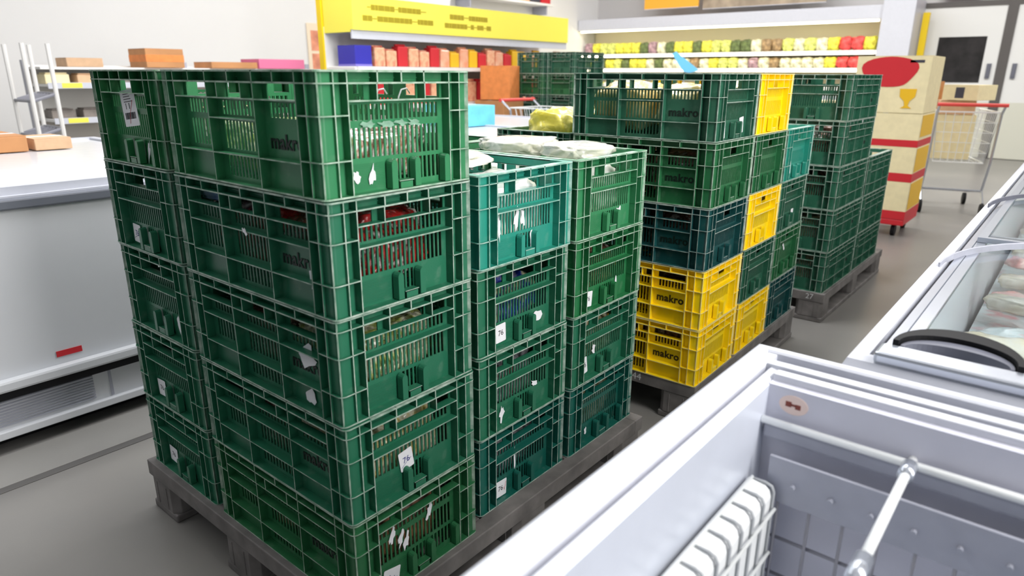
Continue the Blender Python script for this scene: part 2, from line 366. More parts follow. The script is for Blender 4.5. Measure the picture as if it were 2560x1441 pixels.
def rim_mesh():
    mb = MB(); zt = H; z1 = zf(.10)
    for sx in (-1, 1):
        # ends
        mb.box(sx*(HX-D), sx*(HX-D-WT), -HY+.066, HY-.066, z1, zt, 0)
        mi = [0, 1, 0, 0, 1, 1]
        mb.box(sx*(HX-D-WT), sx*HX, -HY+.066, HY-.066, zt-.0035, zt, mi)
        mb.box(sx*(HX-D-WT), sx*HX, -HY+.066, HY-.066, z1-.0016, z1+.0016, [0, 0, 0, 0, 1, 1])
        for t in (.27, .5, .73):
            y = -HY+.066+(2*HY-.132)*t; mb.box(sx*(HX-D), sx*HX, y-.0015, y+.0015, z1, zt, [0, 0, 0, 0, 1, 1])
        mb.box(sx*(HX-D), sx*(HX-D+.0025), -HY+.07, HY-.07, zf(.062), zf(.055), 0)
    for sy in (-1, 1):
        mb.box(-HX+.066, HX-.066, sy*(HY-D), sy*(HY-D-WT), z1, zt, 0)
        mb.box(-HX+.066, HX-.066, sy*(HY-D-WT), sy*HY, zt-.0035, zt, [0, 1, 1, 1, 0, 0])
        mb.box(-HX+.066, HX-.066, sy*(HY-D-WT), sy*HY, z1-.0016, z1+.0016, [0, 0, 1, 1, 0, 0])
        for t in (.15, .305, .5, .695, .85):
            x = -HX+.066+(2*HX-.132)*t; mb.box(x-.0015, x+.0015, sy*(HY-D), sy*HY, z1, zt, [0, 0, 1, 1, 0, 0])
        mb.box(-HX+.07, HX-.07, sy*(HY-D), sy*(HY-D+.0025), zf(.062), zf(.055), 0)
    return mb.mesh('top_rim', [M['crate'], M['edge_glint']])
def base_mesh():
    mb = MB()
    mb.box(-HX+.067, HX-.067, -HY, -HY+.024, 0, .0035, [0, 0, 1, 0, 0, 0]); mb.box(-HX+.067, HX-.067, HY-.024, HY, 0, .0035, [0, 0, 0, 1, 0, 0])
    mb.box(-HX, -HX+.024, -HY+.067, HY-.067, 0, .0035, [0, 0, 0, 0, 1, 0]); mb.box(HX-.024, HX, -HY+.067, HY-.067, 0, .0035, [0, 0, 0, 0, 0, 1])
    n = 13
    for i in range(n):
        x = -HX+.024+(2*HX-.048)*i/(n-1); mb.box(x-.006, x+.006, -HY+.022, HY-.022, .0005, .004, 0)
    for i in range(8):
        y = -HY+.024+(2*HY-.048)*i/7; mb.box(-HX+.022, HX-.022, y-.006, y+.006, .001, .0045, 0)
    return mb.mesh('crate_base', [M['crate'], M['edge_glint']])
SIDE = [side_mesh(0), side_mesh(1)]; ENDM = [end_mesh(0), end_mesh(1)]
FIN = fin_mesh(); CLIP = clip_mesh(); CORNER = corner_mesh(); RIM = rim_mesh(); BASE = base_mesh()
LOGO = {'g': text_mesh('makro', .040, .0010, .0009, [M['darkgreen']], 'logo_lettering', 1.08), 'y': text_mesh('makro', .040, .0010, .0011, [M['darkyel']], 'logo_lettering', 1.08)}

def crate_master(sv, ev, lg):
    r = link('plastic_crate', None, None, (0, 0, 0)); r.empty_display_size = .05
    for k in (0, 1):
        s = link('side_panel', SIDE[sv], r, (0, (-1 if k == 0 else 1)*HY, 0), (0, 0, k*PI))
        u = HX-.066-(2*HX-.132)*.1525
        t = link('logo_lettering', LOGO[lg], s, (u, D-.0007, zf(.585)), (PI/2, 0, 0))
        t['label'] = 'makro lettering in darker tone'
    for k in (0, 1):
        e = link('end_panel', ENDM[ev], r, ((1 if k == 0 else -1)*HX, 0, 0), (0, 0, PI/2 if k == 0 else -PI/2))
        W = 2*HY-.132
        for t in ((.40, .64) if ev == 0 else (.40, .64, .97)):
            link('guide_fin', FIN, e, (-W/2+W*t, 0, 0))
        link('latch_clip', CLIP, e, (-W/2+W*.52, 0, 0))
    for (sx, sy, rz) in ((-1, -1, 0), (1, -1, PI/2), (1, 1, PI), (-1, 1, -PI/2)):
        link('corner_post', CORNER, r, (sx*HX, sy*HY, 0), (0, 0, rz))
    link('top_rim', RIM, r); link('crate_base', BASE, r)
    return r
MASTERS = {}
def kids(o): return CH.get(o.name, [])
CH = {}
def index_tree(r):
    for o in COL.objects:
        if o.parent: CH.setdefault(o.parent.name, [])
    CH.clear()
    for o in COL.objects:
        if o.parent: CH.setdefault(o.parent.name, []).append(o)
for sv in (0, 1):
    for ev in (0, 1):
        for lg in 'gy':
            if lg == 'y' and sv == 1: continue
            MASTERS[(sv, ev, lg)] = crate_master(sv, ev, lg)
index_tree(None)
def copy_tree(o, parent, color, out=None):
    c = o.copy(); COL.objects.link(c); c.parent = parent; c.color = color
    for ch in CH.get(o.name, []): copy_tree(ch, c, color)
    return c
C_ = lambda r, g, b: (*L3(r, g, b), 1)
G1 = C_(52, 128, 84); G2 = C_(38, 108, 80); G3 = C_(42, 106, 66); TE = C_(42, 142, 124); PE = C_(24, 76, 76); DG = C_(44, 98, 76); YE = C_(255, 222, 16); G4 = C_(36, 112, 66); DT = C_(20, 92, 80)
ORD = ['topmost', 'second from the top', 'third from the top', 'fourth from the top', 'bottom']
cname = {id(G1): 'bright green', id(G2): 'emerald green', id(G3): 'grass green', id(TE): 'teal', id(PE): 'petrol blue-green', id(DG): 'dark green', id(YE): 'yellow', id(G4): 'mid green', id(DT): 'dark teal'}
CR = {}
PZ = .165
def bag_mesh(seed, sx, sy, sz):
    me = bpy.data.meshes.new('bag'); bm = bmesh.new(); bmesh.ops.create_icosphere(bm, subdivisions=4, radius=1)
    for v in bm.verts:
        p = v.co.copy(); q = Vector([math.copysign(abs(c)**.55, c) for c in p])
        n = noise.noise(p*1.7+Vector((seed*3.1, 0, 0)))*.16+noise.noise(p*4.5+Vector((0, seed*1.7, 0)))*.10+noise.noise(p*11+Vector((0, 0, seed)))*.04
        s_ = 1+n-.10
        v.co = Vector((max(-1, min(1, q.x*s_))*sx, max(-1, min(1, q.y*s_))*sy, (max(-1, min(1.0, q.z*s_))+1)*sz))
    bm.to_mesh(me); bm.free()
    for p in me.polygons: p.use_smooth = True
    return me
BM_ = {}
def bag(kind, loc, rz, dims, label, parent=None, group=None):
    key = (kind, rnd.randrange(3), dims)
    if key not in BM_:
        BM_[key] = bag_mesh(rnd.random()*30, *dims); BM_[key].materials.append(BAG[kind][1])
    o = link('produce_bag', BM_[key], None, loc, (0, 0, rz))
    return tag(o, label, 'bag', group)
def stack(key, name, cx, cy, rz, cols, fill, variants=None, tilt=.006, group='crates'):
    n = len(cols)
    for i, c in enumerate(cols):                      # i = 0 is the topmost
        lvl = n-1-i
        sv, ev = (variants[i] if variants else (0, rnd.randrange(2)))
        lg = 'y' if c is YE else 'g'
        if lg == 'y': sv = 0
        r = copy_tree(MASTERS[(sv, ev, lg)], None, c)
        a = rz+rnd.uniform(-tilt, tilt)
        z = PZ+lvl*PITCH
        r.location = (cx+rnd.uniform(-.0025, .0025), cy+rnd.uniform(-.0025, .0025), z); r.rotation_euler = (0, 0, a)
        o = ORD[-1] if (lvl == 0 and n > 1) else ORD[i]
        tag(r, '%s plastic crate, %s of the %s' % (cname[id(c)], o, name), 'crate', group)
        CR[(key, i)] = r
        f = fill[i] if i < len(fill) else None
        if f:
            along = Vector((math.cos(a), math.sin(a)))
            two = f if isinstance(f, tuple) else (f, f)
            for j, k in enumerate(two):
                if not k: continue
                sg = (1, -1)[j]
                hgt = {'white': .1005, 'gold': .099}.get(k, rnd.choice((.078, .085, .09)))
                if i == 0 and k in ('pale', 'leaf'): hgt = .062
                p = (r.location.x+along.x*.128*sg, r.location.y+along.y*.128*sg, z+.005)
                where = ('on aisle side', 'on inner side')[j] if abs(rz) < 1 else ('at near end', 'at far end')[j]
                bag(k, p, a, (.1305, .160, hgt), '%s %s in %s crate, %s' % (BAG[k][0], where, o.replace(' from the top', ''), name), group='bags inside the crates')
def org(x, y, lx, ly): return (x+lx/2, y+ly/2)
s_ = .391
stack('L', 'leftmost stack', -1.0084+s_/2, .0026+.3, -PI/2, [G4, G2, G2, G2, G2], ['pale', 'dark', 'dark', 'dark', 'dark'], [(1, 1), (0, 0), (0, 0), (0, 0), (0, 0)], group='crates on the front pallet')
stack('A', 'nearest corner stack', -.3, .1955, 0, [G1, G2, G2, G2, G3], [('pale', 'leaf'), ('red', 'red'), ('leaf', 'dark'), ('corn', 'dark'), ('box', 'box')], [(1, 1), (0, 0), (0, 0), (0, 0), (0, 1)], group='crates on the front pallet')
stack('B', 'second stack along the aisle', -.3267, .4302+s_/2, 0, [TE, G2, G2, DT], ['white', 'blue', 'redw', 'redw'], [(0, 0), (0, 0), (0, 0), (0, 0)], group='crates on the front pallet')
stack('C', 'third stack along the aisle', -.3177, .8281+s_/2, 0, [G1, G4, G2, DT], ['white', 'dark', 'beige', 'beige'], [(0, 0), (0, 0), (0, 0), (0, 1)], group='crates on the front pallet')
stack('D', 'half hidden stack behind the leftmost', -1.0084+s_/2, .635+.3, -PI/2, [G1, G2, G2, G2], [None]*4, group='crates on the front pallet')
X2, Y2 = .0664-.012, 1.5394; g2 = .403
stack('A2', 'middle pallet front stack', X2-.3, Y2+s_/2, .02, [DG, G3, PE, YE, YE], ['gold', 'dark', 'dark', 'dark', 'dark'], [(1, 0), (0, 1), (0, 0), (0, 0), (0, 1)], group='crates on the middle pallet')
stack('B2', 'middle pallet yellow topped stack', X2-.3-.01, Y2+g2+s_/2, .02, [YE, G3, YE, DG, YE], ['gold', 'dark', 'dark', 'dark', 'dark'], [(0, 1), (0, 1), (0, 0), (0, 0), (0, 1)], group='crates on the middle pallet')
stack('C2', 'middle pallet teal topped stack', X2-.3-.022, Y2+2*g2+s_/2, .02, [TE, DG, G3, PE], ['white', 'beige', 'dark', 'dark'], [(0, 1), (0, 0), (0, 1), (0, 0)], group='crates on the middle pallet')
stack('L2', 'middle pallet low left stack', X2-.6-.016-s_/2, Y2+.31, -PI/2+.02, [DG, G3, DG, G3], [None]*4, group='crates on the middle pallet')
stack('A3', 'far pallet tall stack', .0795-s_/2, 3.0898+.3, -PI/2, [DG, DG, DG, DG, DG], [None, 'dark', 'dark', 'beige', 'beige'], [(0, 0)]*5, group='crates on the far pallet')
stack('B3', 'far pallet short stack', .0795-s_/2, 3.0898+.905, -PI/2, [DG, DG, DG], ['redw', 'dark', 'dark'], [(0, 0)]*3, group='crates on the far pallet')
stack('E3', 'far pallet inner stack', .0795-s_*1.5-.012, 3.0898+.3, -PI/2, [DG]*5, [None]*5, [(0, 0)]*5, group='crates on the far pallet')
for r in MASTERS.values():
    def rm(o):
        for c in list(CH.get(o.name, [])): rm(c)
        bpy.data.objects.remove(o, do_unlink=True)
    rm(r)

# loose bags lying on top of open crates
bag('yelb', (-.75, 1.72, PZ+3*PITCH+.008), .3, (.13, .11, .158), 'pale yellow plastic bag bulging out of the open crate left of the tall green stack')
bag('yelb', (-.75, 1.98, PZ+3*PITCH+.008), -.2, (.13, .10, .150), 'smaller yellow bag behind the bulging one in the same open crate')
film = {}
for k, (x, y, rz, d, lb) in enumerate([(-.38, .66, .2, (.15, .1, .02), 'thin clear film wrap lying on top of the white bags in the teal crate'),
                       (-.40, 1.05, .1, (.13, .11, .028), 'crinkled clear plastic film heap on the third stack, left one'),
                       (-.17, 1.04, -.3, (.11, .10, .026), 'crinkled clear plastic film heap on the third stack, right one')]):
    bag('white', (x, y, PZ+3*PITCH+.203), rz, d, lb)
# light blue bag seen through the handle of the second crate
bag('sky', (-.52, .09, PZ+3*PITCH+.165), .3, (.07, .05, .022), 'light blue plastic bag showing through the handle slot of the nearest corner stack')
# plastic loops on the top crate
for k, x in enumerate((-.10, -.17)):
    t = MB().tube([(0, 0, 0), (0, .004, .02), (.0, .012, .034), (.0, .026, .036), (.0, .034, .026)], .0016, 6)
    o = build('bag_tie', t, M['whitem'], None, (-.06, .17+.06*k, PZ+4*PITCH+.157), (0, 0, 0), smooth=True)
    tag(o, ('curled white bag tie poking up nearer the left end of the top crate', 'curled white bag tie poking up nearer the right end of the top crate')[k], 'bag tie', 'bag ties in the top crate')

# ------------------------------------------------------------------ stickers
def sticker(key, face, u, fr, w, h, txt=None, tilt=0, ink='ink', torn=0, label=None, depth=None, size=None):
    r = CR[key]
    root = link('sticker', None, r); root.empty_display_size = .01
    bpy.data.objects.remove(root, do_unlink=True)
    if torn:
        rr = random.Random(torn); n = 9; pts = []
        for i in range(n+4):
            a = 2*PI*(i+rr.uniform(-.3, .3))/(n+4); s = rr.choice((.5, .75, .9, 1.05)); pts.append((math.cos(a)*w/2*s*1.15, math.sin(a)*h/2*s*1.15))
    else:
        c = .002; pts = [(-w/2+c, -h/2), (w/2-c, -h/2), (w/2, -h/2+c), (w/2, h/2-c), (w/2-c, h/2), (-w/2+c, h/2), (-w/2, h/2-c), (-w/2, -h/2+c)]
    mb = MB().prism(pts, 0, .0005)
    d = .0025-D if depth is None else depth            # outward position relative to envelope
    d += rnd.random()*.0006
    if face == 'E': loc = (HX+d, u, zf(fr)); rot = (PI/2, tilt, PI/2)
    elif face == 'S': loc = (u, -HY-d, zf(fr)); rot = (PI/2, tilt, 0)
    else: loc = (-u, HY+d, zf(fr)); rot = (PI/2, tilt, PI)
    o = build('torn_paper' if torn else 'paper_sticker', mb, M['paper'], r, loc, rot)
    if label: o['label'] = label
    if txt == 'barcode':
        b = MB(); x = -w*.36
        while x < w*.36:
            q = rnd.choice((.0008, .0013, .002)); b.box(x, x+q, -h*.30, -h*.12, .0005, .0008); x += q+rnd.choice((.0008, .0014))
        for i in range(4): b.box(-w*.3, w*(.1+.05*i), h*(.38-.07*i), h*(.40-.07*i), .0005, .0008)
        b.box(-w*.22, -w*.18, -.002, h*.14, .0005, .0008); b.box(w*.0, w*.05, -.002, h*.14, .0005, .0008)
        build('barcode_print', b, M['mirror'], o)
        build('pen_mark', MB().tube([(-w*.1, -h*.42, .0008), (.0, -h*.15, .0008), (w*.3, h*.2, .0008)], .0006, 4), M['redink'], o)
    elif txt:
        me = text_mesh(txt, size or h*.42, .0002, 0, [M[ink]], 'printed_number'); link('printed_number', me, o, (0, 0, .0006))
        if '-' in txt or ink == 'blue': build('pen_mark', MB().tube([(-w*.42, -h*.3, .0007), (0, -h*.12, .0007), (w*.36, -h*.02, .0007)], .0005, 4), M['blue'], o)
        if txt == '76 ': build('pen_mark', MB().tube([(w*.22, 0, .0007), (w*.3, -h*.2, .0007), (w*.44, h*.3, .0007)], .0006, 4), M['redink'], o)
    return o
T = -.086                                            # centre of the textured plate on an end panel
sticker(('L', 0), 'E', -.012, .40, .084, .088, 'barcode', -.1, label='curled shipping label with barcode')
sticker(('L', 0), 'E', .062, .86, .012, .055, None, .3, torn=3)
sticker(('L', 1), 'E', T+.002, .84, .044, .050, '76', .05, 'blue', label='sticker with blue handwritten 76')
sticker(('L', 2), 'E', .085, .82, .03, .045, None, 0, torn=5)
sticker(('L', 3), 'E', T-.002, .84, .048, .050, '76', -.05, label='white sticker printed 76')
sticker(('L', 4), 'E', T-.002, .80, .048, .050, '76', .06, label='white sticker printed 76')
sticker(('A', 0), 'E', -.105, .845, .016, .024, None, 0, torn=8)
sticker(('A', 0), 'E', -.068, .85, .015, .040, None, .1, torn=9)
for i, u in enumerate((-.07, -.03, .01, .045)): sticker(('A', 0), 'E', u, .43+.006*(i % 2), .036, .014, None, .1*i, torn=20+i, depth=.0032-D).data.materials[0] = M['filmscrap']
sticker(('A', 1), 'S', .212, .70, .030, .070, None, .2, torn=11)
sticker(('A', 2), 'S', .165, .50, .062, .060, None, 0, torn=12)
sticker(('A', 2), 'S', .165, .87, .036, .040, None, .1, torn=13)
sticker(('A', 1), 'S', .005, .41, .022, .012, None, .6, torn=14, depth=.001)
sticker(('A', 3), 'E', -.022, .66, .040, .050, '76', -.15, 'blue', label='sticker with blue handwritten 76')
sticker(('A', 4), 'E', -.085, .90, .050, .050, 'fw', .2, 'blue', label='white sticker with blue scribble')
for i, (u, f) in enumerate(((-.075, .42), (-.05, .50), (-.035, .58), (.04, .40))): sticker(('A', 4), 'E', u, f, .016, .05, None, .3, torn=30+i)
sticker(('B', 0), 'E', -.035, .56, .020, .06, None, .1, torn=41); sticker(('B', 0), 'E', -.008, .54, .018, .06, None, -.1, torn=42); sticker(('B', 0), 'E', .03, .85, .018, .05, None, 0, torn=43)
sticker(('B', 0), 'E', -.10, .62, .010, .07, None, 0, torn=44)
sticker(('B', 1), 'E', T, .83, .040, .050, '76', -.04, label='white sticker printed 76')
sticker(('B', 1), 'E', .062, .80, .050, .050, None, 0, torn=45)
sticker(('B', 2), 'E', T, .84, .022, .048, None, .05, torn=46); sticker(('B', 2), 'E', .055, .66, .028, .018, None, .5, torn=47)
sticker(('B', 3), 'E', T, .86, .044, .050, '76 ', .05, 'ink', label='white sticker with 76 and a red tick')
sticker(('B', 3), 'E', -.028, .58, .009, .075, None, 0, torn=48)
sticker(('C', 0), 'E', .055, .80, .030, .05, None, .3, torn=50)
sticker(('C', 1), 'E', T-.01, .85, .042, .048, '76', .1, 'ink', label='worn white sticker reading 76'); sticker(('C', 1), 'E', .06, .75, .01, .03, None, 0, torn=51)
sticker(('C', 2), 'E', T-.015, .80, .034, .055, '76', -.15, 'ink', label='peeling white sticker reading 76'); sticker(('C', 2), 'E', -.05, .62, .02, .03, None, 0, torn=52)
sticker(('C', 3), 'E', T+.01, .82, .012, .03, None, 0, torn=53)
sticker(('A2', 0), 'E', -.098, .84, .040, .062, 'iii', -.1, 'ink'); sticker(('A2', 0), 'E', .075, .80, .040, .058, 'v', -.1, 'ink')
sticker(('A2', 2), 'E', -.10, .84, .016, .06, None, 0, torn=61); sticker(('C2', 0), 'E', -.07, .80, .02, .07, None, 0, torn=62)
sticker(('C2', 1), 'E', .06, .78, .035, .05, 'H', 0, 'ink'); sticker(('C2', 2), 'E', -.01, .42, .05, .02, None, .8, torn=63); sticker(('B2', 3), 'E', -.10, .84, .03, .05, None, 0, torn=64)
sticker(('A3', 0), 'E', -.125, .62, .045, .045, None, 0, depth=0.001); sticker(('A3', 3), 'E', -.05, .83, .03, .03, None, 0, torn=66)
for i in range(1, 5):
    sticker(('A3', i), 'N', -.16, .055, .04, .022, None, 0, torn=70+i, depth=.001-D+.003); sticker(('A3', i), 'N', .06+.02*i, .055, .035, .018, None, 0, depth=.001-D+.003)
sticker(('B3', 0), 'N', -.06, .5, .03, .06, None, .2, torn=80)

# ------------------------------------------------------------------ pallets
def pallet(x0, y0, lx, ly, rz, label, num, numpos):
    r = empty('plastic_pallet', (x0, y0, 0), label, 'pallet', 'pallets under the crates', rz)
    m = MB(); zt = PZ
    m.box(0, lx, 0, .05, zt-.05, zt); m.box(0, lx, ly-.05, ly, zt-.05, zt); m.box(0, .05, .05, ly-.05, zt-.05, zt); m.box(lx-.05, lx, .05, ly-.05, zt-.05, zt)
    n = int((ly-.1)/.045)
    for i in range(n):
        y = .05+(ly-.1)*(i+.5)/n; m.box(.05, lx-.05, y-.009, y+.009, zt-.03, zt-.001)
    n = int((lx-.1)/.06)
    for i in range(n):
        x = .05+(lx-.1)*(i+.5)/n; m.box(x-.006, x+.006, .05, ly-.05, zt-.035, zt-.003)
    build('deck', m, M['pallet'], r, bevel=.003)
    bw = .15
    for i in range(3):
        for j in range(3):
            cx = (bw/2, lx/2, lx-bw/2)[i]; cy = (bw/2, ly/2, ly-bw/2)[j]; w2, h2 = bw/2-.002, bw/2-.002
            pl = [(cx-w2, cy-h2+.02), (cx-w2+.02, cy-h2), (cx+w2-.02, cy-h2), (cx+w2, cy-h2+.02), (cx+w2, cy+h2-.02), (cx+w2-.02, cy+h2), (cx-w2+.02, cy+h2), (cx-w2, cy+h2-.02)]
            mm = MB().prism(pl, .026 if i != -1 else 0, zt-.05)
            for q in (-.03, .03): mm.box(cx+q-.002, cx+q+.002, cy-h2-.002, cy-h2+.002, .03, zt-.06)
            build('block', mm, M['pallet'], r, bevel=.004)
    for i in range(3):
        cx = (bw/2, lx/2, lx-bw/2)[i]
        build('runner', MB().box(cx-bw/2, cx+bw/2, .003, ly-.003, 0, .026), M['pallet'], r, bevel=.005)
    if num:
        me = text_mesh(num, .042, .0004, 0, [M['chalk']], 'pallet_number'); o = link('pallet_number', me, r, (numpos, -.0004, zt-.024), (PI/2, 0, 0)); o['label'] = 'chalk white number %s' % num
    return r
pallet(-1.018, -.012, 1.035, 1.235, 0, 'grey plastic pallet under the nearest green crates', None, 0)
pallet(-.99, 1.53, 1.05, 1.23, .02, 'grey plastic pallet numbered 44 under yellow crates', '44', .80)
pallet(-.94, 3.08, 1.03, 1.34, 0, 'grey plastic pallet numbered 27 under the far crates', '27', .955)

# ------------------------------------------------------------------ foreground freezer
def prof_bar(mb, prof, a, b, axis, mi=0):
    """extrude closed profile [(across,z)] along axis from a to b"""
    n = len(prof); vs = []
    for t in (a, b):
        for p, z in prof: vs.append((p, t, z) if axis == 'Y' else (t, p, z))
    fs = [tuple(range(n)), tuple(range(2*n-1, n-1, -1))]+[(i, n+i, n+(i+1) % n, (i+1) % n) for i in range(n)]
    ar = sum(prof[i][0]*prof[(i+1) % n][1]-prof[(i+1) % n][0]*prof[i][1] for i in range(n))
    flip = (ar > 0) == (axis == 'Y')
    if axis == 'Y' and ar < 0 or axis == 'X' and ar > 0: fs = [f[::-1] for f in fs]
    return mb.add(vs, fs, mi)
def mitre_frame(mb, x0, x1, y0, y1, prof, mi=0):
    """profile [(inset, z)] swept round a rectangle with mitred corners"""
    n = len(prof); R = []
    for (cx, cy, dx, dy) in ((x0, y0, 1, 1), (x1, y0, -1, 1), (x1, y1, -1, -1), (x0, y1, 1, -1)):
        R.append([(cx+dx*i, cy+dy*i, z) for i, z in prof])
    vs = [p for r in R for p in r]; fs = []
    for k in range(4):
        j = (k+1) % 4
        for i in range(n): fs.append((k*n+i, j*n+i, j*n+(i+1) % n, k*n+(i+1) % n))
    return mb.add(vs, [f[::-1] for f in fs], mi)
def freezer_near():
    x0, x1, y0, y1 = .64, 1.50, -1.55, .44
    r = empty('chest_freezer', (0, 0, 0), 'white open chest freezer with wire baskets in the near foreground', 'freezer')
    build('cabinet', MB().box(x0+.015, x0+.05, y0+.015, y1-.015, .08, .80).box(x1-.05, x1-.015, y0+.015, y1-.015, .08, .80).box(x0+.05, x1-.05, y1-.05, y1-.015, .08, .80)
          .box(x0+.05, x1-.05, y0+.015, y0+.05, .08, .80).box(x0+.05, x1-.05, y0+.05, y1-.05, .08, .14), M['bodyw'], r)
    build('plinth', MB().box(x0+.05, x1-.05, y0+.05, y1-.05, 0, .08), M['black'], r)
    out = [(0, .79), (0, .825)]+[(.013+.013*math.cos(a), .835+.015*math.sin(a)) for a in (PI, .85*PI, .7*PI, .55*PI)]+[(.026, .8505), (.030, .847), (.030, .79)]
    f = MB(); mitre_frame(f, x0, x1, y0, y1, out); build('top_frame', f, M['white'], r, bevel=.0)
    build('side_ledge', MB().box(x0+.030, x0+.047, y0+.03, y1-.030, .79, .8465), M['white'], r, bevel=.002)
    f = MB(); mitre_frame(f, x0, x1, y0, y1, [(.047, .79), (.047, .832), (.0535, .832), (.0535, .79)]); build('rubber_seal', f, M['grey'], r)
    f = MB(); mitre_frame(f, x0, x1, y0, y1, [(.0535, .78), (.0535, .842), (.056, .844), (.066, .842), (.071, .834), (.071, .78)])
    build('lid_rail', f, M['white'], r)
    # wide channel with extra rails on the far end
    build('far_channel', MB().box(x0+.03, x1-.03, y1-.065, y1-.0305, .78, .834), M['mgrey'], r)
    build('far_rail', MB().box(x0+.047, x1-.047, y1-.085, y1-.065, .78, .850).box(x0+.0712, x1-.0712, y1-.120, y1-.100, .78, .850), M['white'], r, bevel=.002)
    build('far_groove', MB().box(x0+.0712, x1-.0712, y1-.100, y1-.085, .78, .832), M['mgrey'], r)
    build('far_liner', MB().box(x0+.071, x1-.071, y1-.135, y1-.120, .14, .838), M['linerf'], r)
    build('far_ledge', MB().box(x0+.075, x1-.075, y1-.150, y1-.135, .752, .775), M['grey'], r, bevel=.003)
    c = MB().box(x0+.0655, x0+.0715, y0+.1, y1-.135, .14, .836); build('side_liner', c, M['liner'], r)
    c = MB().box(x1-.0715, x1-.066, y0+.1, y1-.135, .14, .836).box(x0+.071, x1-.071, y0+.09, y0+.1, .14, .815); build('rear_liner', c, M['liner'], r)
    build('liner_floor', MB().box(x0+.071, x1-.071, y0+.1, y1-.135, .14, .16), M['liner'], r)
    st = MB().tube([(0, -.0006, 0), (0, .0006, 0)], .022, 28); o = build('round_sticker', st, mat('pale_pink_sticker', (238, 214, 204), .5), r, (.752, y1-.1356, .812)); o['label'] = 'round pale sticker with two brown marks'
    o.scale = (1, 1, .72)
    build('sticker_print', MB().box(-.012, -.003, -.0012, -.0006, -.005, .007).box(.003, .011, -.0012, -.0006, -.007, .004).box(-.004, .004, -.0012, -.0006, -.002, .003), mat('brown_print', (130, 60, 50), .6), o)
    return r
freezer_near()
def divider(name, pts, label, cat):
    o = build(name, MB().tube(pts, .0062, 12), M['white'], smooth=True); return tag(o, label, cat)
r = empty('divider_frame', (0, 0, 0), 'glossy white crossed divider bars resting inside the near freezer', 'divider')
build('cross_bar', MB().tube([(.712, .288, .783), (1.425, .288, .783)], .0062, 12), M['bright'], r, smooth=True)
build('long_bar', MB().tube([(.922, .304, .783), (.922, .02, .783)], .0062, 12).tube([(.922, .0, .783), (.922, -1.44, .783)], .0062, 12), M['bright'], r, smooth=True)
build('bar_collar', MB().tube([(.922, .285, .783), (.922, .250, .783)], .0105, 12), M['alu'], r, smooth=True)
build('bar_collar', MB().tube([(.922, .035, .783), (.922, -.015, .783)], .0105, 12), M['alu'], r, smooth=True)
# white coated basket hanging on the left liner, with grey mesh far wall
def wire_basket():
    r = empty('wire_basket', (.72, -1.42, .25), 'white coated wire basket hanging along the freezer left wall', 'basket')
    def L(p): return (p[0]-.72, p[1]+1.42, p[2]-.25)
    y0, y1 = -1.40, .245
    m = MB()
    for z, x in ((.702, .722), (.695, .729)): m.tube([L((x, y0, z)), L((x, y1, z))], .0028, 6)
    build('rim_wire', m, M['whitem'], r, smooth=True)
    m = MB(); n = int((y1-y0)/.042)
    for i in range(n+1):
        y = y1-i*.042
        m.tube([L(p) for p in ((.720, y, .700), (.744, y, .700), (.753, y, .697), (.757, y, .688), (.757, y, .26), (.80, y, .252), (.91, y, .252))], .0024, 6)
    build('upright_wires', m, M['wire_shaded'], r, smooth=True)
    m = MB()
    for z in (.66, .58, .50, .42, .34): m.tube([L((.7615, y0, z)), L((.7615, y1, z))], .0028, 6)
    build('long_wires', m, M['whitem'], r, smooth=True)
    b = MB(); pr = [(.717, .700), (.744, .6965), (.7515, .690), (.7545, .680), (.7545, .26), (.7525, .26), (.7525, .679), (.750, .688), (.743, .694), (.717, .697)]
    prof_bar(b, [(x-.72, z-.25) for x, z in pr], y0+1.42, y1+1.42, 'Y'); build('back_board', b, M['bright'], r)
    return r
wire_basket()
def mesh_wall():
    r = empty('wire_divider', (.76, .262, .165), 'grey wire mesh divider standing at the far end inside the freezer', 'divider')
    m = MB()
    for i in range(14): m.tube([(i*.048, 0, 0), (i*.048, 0, .50)], .0026, 6)
    build('upright_wires', m, M['wiregrey'], r, smooth=True)  # grey puts the shade on the mesh into the wire colour
    m = MB()
    for i in range(8): m.tube([(-.02, .005, .50-i*.068), (.645, .005, .50-i*.068)], .0028, 6)
    build('cross_wires', m, M['wiregrey'], r, smooth=True)
    m = MB()
    for i in range(12): m.cyl((.02+i*.055, -.004, .535), .004, .012, 'Y', 8)
    m.box(-.02, .645, -.002, .004, .50, .575)
    build('label_strip', m, M['grey'], r)
mesh_wall()

